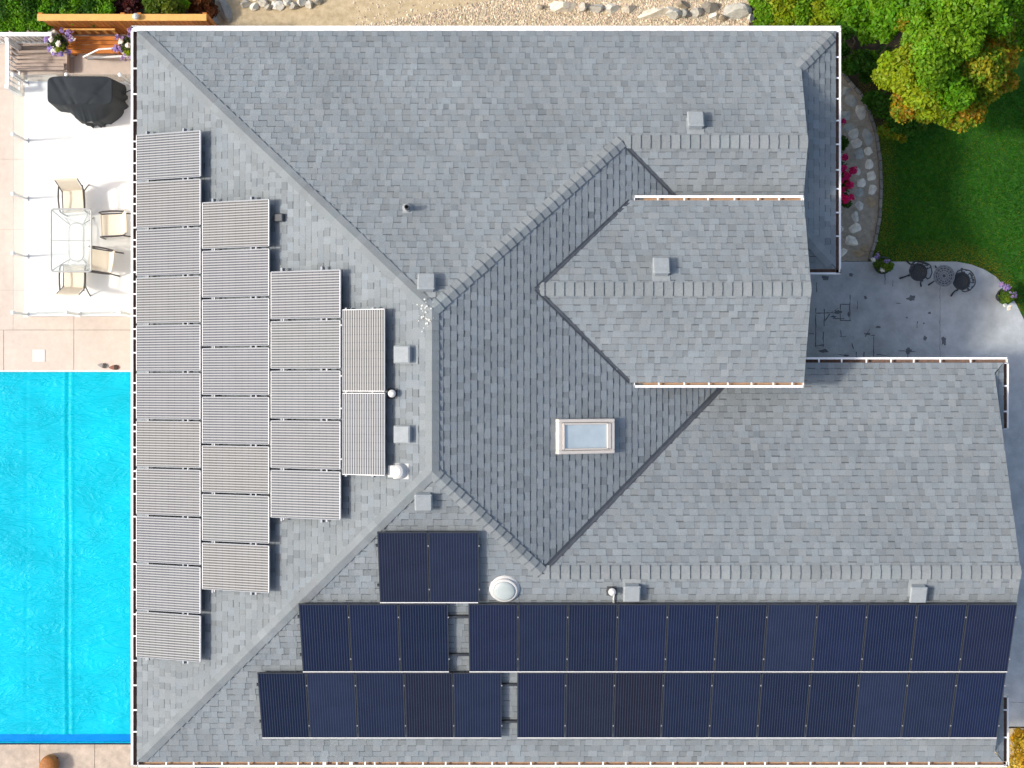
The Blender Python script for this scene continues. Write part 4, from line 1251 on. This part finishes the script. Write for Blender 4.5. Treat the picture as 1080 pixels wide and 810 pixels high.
R = random.Random(17)
def stone(name, label, cat, px, py, rx, ry, rot, h, col, group, z=.03, flat=False):
    p = P(px, py, z); mb = MB()
    rock_mesh(mb, R, (0, 0, 0), rx / 45, ry / 45, rot, h, col, flat)
    o = mb.build(name, M['rock']); o.location = p
    return tag(o, label, cat, group)
FS = [(892, 96, 5, 4, .5, 'grey'), (897, 106, 8, 5, -.6, 'grey'), (908, 119, 5, 8, .3, 'pale'), (891, 122, 6, 5, .2, 'grey'), (895, 134, 6, 4, .3, 'grey'), (900, 141, 6, 4.5, .1, 'pale'), (902, 151, 5.5, 4.5, .2, 'pale'),
      (915, 146, 5, 8, .3, 'grey'), (906, 163, 5, 6, .1, 'grey'), (915, 160, 4, 4.5, .4, 'white'), (916.5, 173, 4, 6, .1, 'white'), (918.5, 186, 4.5, 5, 0, 'white'), (909, 193, 5, 4.5, .3, 'white'), (920, 200, 4, 5.5, .1, 'white'),
      (906, 203, 5, 4, .2, 'grey'), (906, 217, 4, 5, .4, 'pale'), (902, 229, 4, 5.5, 0, 'pale'), (901.5, 241, 6, 5, .3, 'white'), (898, 254, 7, 5, -.2, 'white'), (904, 181, 3.5, 4, 0, 'pale'), (918, 213, 6, 5, 0, 'tan'), (905, 267, 7, 3.5, -.2, 'tan'), (888, 266, 5, 4, .4, 'white'), (912, 262, 4, 3.5, .3, 'tan'), (887, 241, 3, 3, 0, 'pale')]
CC = {'grey': (.62, .66, .66), 'pale': (.95, .95, .9), 'white': (1.25, 1.22, 1.12), 'tan': (.62, .50, .34)}
cnt = {}
for px, py, rx, ry, rot, c in FS:
    cnt[c] = cnt.get(c, 0) + 1
tot = dict(cnt); cnt = {}
for px, py, rx, ry, rot, c in FS:
    i = cnt.get(c, 0); cnt[c] = i + 1
    stone('garden_stone', '%s stone in the curved bed, %s of that colour counting from the trees' % (c, ORD[i]), 'stone', px, py, rx * 1.22, ry * 1.22, rot, .06, CC[c], 'stones set in the curved bed', .035, True)
# river stones and boulders behind the house
RS = [(259, 4, 5, 4), (268, 7, 5, 4), (277, 3, 5, 4), (283, 8, 4, 3), (293, 5, 7, 5), (303, 3, 4, 4), (310, 6, 5, 4), (318, 2, 5, 4), (326, 5, 4, 4), (335, 2, 4, 3), (270, -3, 5, 4), (288, -4, 6, 5), (308, -4, 6, 4)]
for i, (px, py, rx, ry) in enumerate(RS):
    k = (.6, .9, 1.15)[(i * 2) % 3]
    stone('river_stone', 'rounded %s river stone, %s from the left in the heap behind the house' % (('dark grey', 'light grey', 'white')[(i * 2) % 3], ORD[i]), 'stone', px, py, rx * 1.15, ry * 1.2, R.uniform(-.5, .5), .16, (k, k, k * .96), 'river stones behind the house')
BD = [(593, 8, 15, 6, 0, 'long cream', (1.15, 1.08, .95)), (614, 8, 5, 4, .3, 'small grey', (.8, .8, .78)), (628, 9, 8, 5, 0, 'grey', (.75, .76, .74)), (645, 9, 9, 5, -.1, 'grey white', (.9, .9, .86)), (662, 10, 7, 4, .2, 'pale', (1.05, 1.0, .92)),
      (690, 14, 20, 5.5, .12, 'longest cream', (1.1, 1.04, .92)), (708, 13, 10, 6, -.3, 'chunky grey', (.78, .8, .78)), (722, 14, 5, 5, 0, 'dark grey', (.5, .52, .52)), (734, 13, 8, 5, .2, 'pale grey', (.85, .85, .82)), (748, 8, 11, 5, -.1, 'dark brown grey', (.42, .40, .37)),
      (752, 18, 7, 3, 0, 'flat white', (1.1, 1.06, 1)), (776, 13, 14, 9, .2, 'biggest grey', (.72, .73, .70)), (792, 20, 5, 4, 0, 'small pale', (.95, .93, .88)), (762, 20, 5, 3, .2, 'tan', (.75, .65, .5)), (720, 5, 8, 4, 0, 'brown', (.5, .44, .36)), (568, 8, 4, 3, 0, 'little white', (1, .97, .9)),
      (236, 10, 8, 13, .5, 'mottled dark grey', (.45, .46, .47)), (226, 21, 6, 6, .3, 'speckled grey', (.7, .68, .66))]
for px, py, rx, ry, rot, nm, c in BD:
    stone('boulder', '%s boulder %s' % (nm, 'in the row along the gravel' if px > 400 else 'next to the rust brown shrub'), 'boulder', px, py, rx * 1.12, ry * 1.25, rot, .26, c, 'boulders behind the house', -.02)
# loose gravel (uncountable)
mb = MB(); R = random.Random(23)
def pebble(px, py):
    s = R.uniform(.014, .042); p = P(px, py, 0); t = R.uniform(.55, 1.25); w = R.uniform(.85, 1.05)
    vs = [V((s * R.uniform(.7, 1.2) * math.cos(a), s * R.uniform(.7, 1.2) * math.sin(a), -.004)) + p for a in (0, 1.25, 2.5, 3.8, 5.0)] + [p + V((R.uniform(-.3, .3) * s, R.uniform(-.3, .3) * s, s * R.uniform(.6, .9)))]
    mb.raw(vs, [(i, (i + 1) % 5, 5) for i in range(5)], 0, (t * 1.0, t * .93 * w, t * .78 * w))
n = 0
while n < 7500:
    px = R.uniform(370, 806); py = R.uniform(-6, 34)
    lim = 26 - max(0, (px - 385)) * .19 if px < 520 else -2
    if py < lim and R.random() < .93: continue
    if px > 540 and py < 5 and R.random() < .3: continue
    pebble(px, py); n += 1
for i in range(700): pebble(R.uniform(885, 926), R.uniform(90, 275))
tag(mb.build('gravel', M['rock']), 'loose cream gravel scattered over the tan path', 'gravel', None, 'stuff')

# grass blades
mb = MB(); R = random.Random(29)
def inbed(px, py):
    xs_ = [(66, 880), (100, 907), (118, 916), (140, 923), (170, 928), (200, 929), (230, 928), (256, 923), (276, 917)]
    for (y0, x0), (y1, x1) in zip(xs_, xs_[1:]):
        if y0 <= py <= y1: return px < x0 + (x1 - x0) * (py - y0) / (y1 - y0)
    return False
def patio_y(px):
    pts = ((800, 276), (1008, 276), (1024, 279), (1038, 284.5), (1050, 292), (1062, 305), (1071, 320), (1080, 338), (1088, 360), (1094, 390))
    for (x0, y0), (x1, y1) in zip(pts, pts[1:]):
        if x0 <= px <= x1: return y0 + (y1 - y0) * (px - x0) / (x1 - x0)
    return 400
n = 0
while n < 42000:
    px = R.uniform(905, 1098); py = R.uniform(85, 345)
    if inbed(px, py) or py > patio_y(px) - .2: continue
    n += 1
    p = P(px, py, .012); h = R.uniform(.025, .06); a = R.uniform(0, 6.28); lean = R.uniform(.3, 1.0) * h
    nz_ = noise.noise(V((p.x * .8, p.y * .8, 4)))
    edge = min(1, max(0, (patio_y(px) - py) / 26)); dx = 1 if py > 276 else min(1, max(0, (px - 928) / 22))
    ed = min(edge, dx)
    dry = max(0, (1 - ed) * .95 + R.gauss(0, .22) + nz_ * .15)
    c0 = V((.010, .115, .002)) * (1 + .5 * nz_) * R.uniform(.7, 1.4); c1 = V((.36, .31, .04))
    c = c0.lerp(c1, min(.85, max(0, dry)))
    t = V((math.cos(a), math.sin(a), 0)); s_ = V((-t.y, t.x, 0)) * .006
    mb.face([p - s_, p + s_, p + t * lean + V((0, 0, h))], 0, tuple(c))
tag(mb.build('grass', M['grassm']), 'short green lawn grass browning along the stone border', 'grass', None, 'stuff')

# ------------------------------------------------------------------ cast metal chairs and bistro table on the patio
PT = .035
def make_iron_chair(label):
    o = thing('iron_chair', label, 'chair', group='black cast metal garden chairs')
    r = .19
    mb = MB()
    mb.tube([V((r * math.cos(i * 6.283 / 28), r * math.sin(i * 6.283 / 28), .44)) for i in range(28)], .016, 7, closed=True)
    for k in range(-3, 4):
        y = k * .05; w = math.sqrt(r * r - y * y)
        mb.tube([V((-w, y, .44)), V((w, y, .44))], .009, 5); mb.tube([V((y, -w, .441)), V((y, w, .441))], .009, 5)
    mb.lathe([(.185, .424), (.185, .430), (.01, .431)], 28)
    for rr in (.06, .12):
        mb.tube([V((rr * math.cos(i * 6.283 / 18), rr * math.sin(i * 6.283 / 18), .443)) for i in range(18)], .010, 5, closed=True)
    mb.build('seat', M['iron'], o)
    for a in (40, 140, 220, 320):
        ca, sa = math.cos(math.radians(a)), math.sin(math.radians(a))
        mb = MB(); mb.tube([V((ca * .17, sa * .17, .43)), V((ca * .22, sa * .22, .36)), V((ca * .22, sa * .22, .2)), V((ca * .27, sa * .27, .08)), V((ca * .34, sa * .34, .0))], [.02, .024, .018, .018, .022], 7)
        mb.build('leg', M['iron'], o)
    mb = MB()
    arc = [V((.20 * math.cos(t), .17 + .03 * math.sin(t), .44 + .40 * math.sin(t) ** .7 if math.sin(t) > 0 else .44)) for t in [math.pi * i / 16 for i in range(17)]]
    mb.tube(arc, .014, 7)
    for s in (-1, 0, 1):
        mb.tube([V((s * .08, .18, .45)), V((s * .12, .195, .58)), V((s * .03, .2, .7)), V((s * .09, .2, .80))], .010, 6)
        mb.tube([V((s * .08 + .045 * math.cos(i * .6), .2, .64 + .045 * math.sin(i * .6))) for i in range(11)], .008, 5)
    mb.build('backrest', M['iron'], o)
    for s in (-1, 1):
        mb = MB(); mb.tube([V((s * .19, .17, .66)), V((s * .25, .06, .67)), V((s * .25, -.06, .66)), V((s * .21, -.1, .6)), V((s * .185, -.04, .45))], .013, 6); mb.build('armrest', M['iron'], o)
    return o
def ground_of(px, py, z):
    p = P(px, py, z); return V((p.x, p.y, PT))
ic = make_iron_chair('black cast metal garden chair left of the small grey table'); ic.matrix_world = MZ(ground_of(968.5, 287, .47), -.35)
copy_tree(ic, MZ(ground_of(1014, 296.5, .47), -1.25), 'black cast metal garden chair right of the small grey table')
p = ground_of(995.5, 291, .62)
o = thing('bistro_table', 'small round grey lattice topped garden table between two black chairs', 'table', p)
r = .235; h = .60
mb = MB(); mb.lathe([(r, h - .022), (r, h - .014), (.01, h - .013)], 32); mb.build('tabletop', M['iron'], o)
mb = MB()
mb.tube([V((r * math.cos(i * 6.283 / 32), r * math.sin(i * 6.283 / 32), h)) for i in range(32)], .014, 7, closed=True)
for rr in (.05, .10, .15, .2):
    mb.tube([V((rr * math.cos(i * 6.283 / 24), rr * math.sin(i * 6.283 / 24), h)) for i in range(24)], .012, 6, closed=True)
for i in range(14):
    a = i * 6.283 / 14; mb.tube([V((.04 * math.cos(a), .04 * math.sin(a), h + .002)), V((r * math.cos(a + .35), r * math.sin(a + .35), h + .002))], .012, 5)
mb.build('lattice_top', M['ironpale'], o)
for i in range(3):
    a = math.radians(100 + 120 * i); ca, sa = math.cos(a), math.sin(a)
    mb = MB(); mb.tube([V((ca * .17, sa * .17, h - .01)), V((ca * .08, sa * .08, h * .6)), V((ca * .10, sa * .10, h * .3)), V((ca * .27, sa * .27, 0))], [.016, .018, .016, .02], 7); mb.build('leg', M['iron'], o)

# ------------------------------------------------------------------ camera, light, sky
cam = bpy.data.cameras.new('camera'); co = bpy.data.objects.new('camera', cam); COL.objects.link(co)
co.location = (0, 0, CAMZ); co.rotation_euler = (0, 0, 0)
cam.sensor_width = 36; cam.lens = 36 * F / 1080; cam.clip_end = 2000
SC.camera = co
EL = math.radians(45); AZ = math.atan2(.07, 1.0)          # light travels to +X, slightly +Y
d = V((math.cos(EL) * math.cos(AZ), math.cos(EL) * math.sin(AZ), -math.sin(EL)))
su = bpy.data.lights.new('sun', 'SUN'); su.energy = 2.1; su.angle = math.radians(5); su.color = (1, .95, .87)
so = bpy.data.objects.new('sun', su); COL.objects.link(so); so.rotation_euler = d.to_track_quat('-Z', 'Y').to_euler(); so.location = (-20, 0, 30)
w = bpy.data.worlds.new('World'); SC.world = w; w.use_nodes = True
bg = w.node_tree.nodes['Background']; sk = w.node_tree.nodes.new('ShaderNodeTexSky'); sk.sky_type = 'NISHITA'; sk.sun_disc = False
sk.dust_density = 3.5; sk.ozone_density = .5; sk.sun_elevation = EL; sk.sun_rotation = math.radians(270) - AZ
w.node_tree.links.new(sk.outputs['Color'], bg.inputs['Color']); bg.inputs['Strength'].default_value = .15
SC.view_settings.view_transform = 'Standard'; SC.view_settings.look = 'None'; SC.view_settings.gamma = 1
SC.view_settings.exposure = .64
SC.render.resolution_x = 1024; SC.render.resolution_y = 768
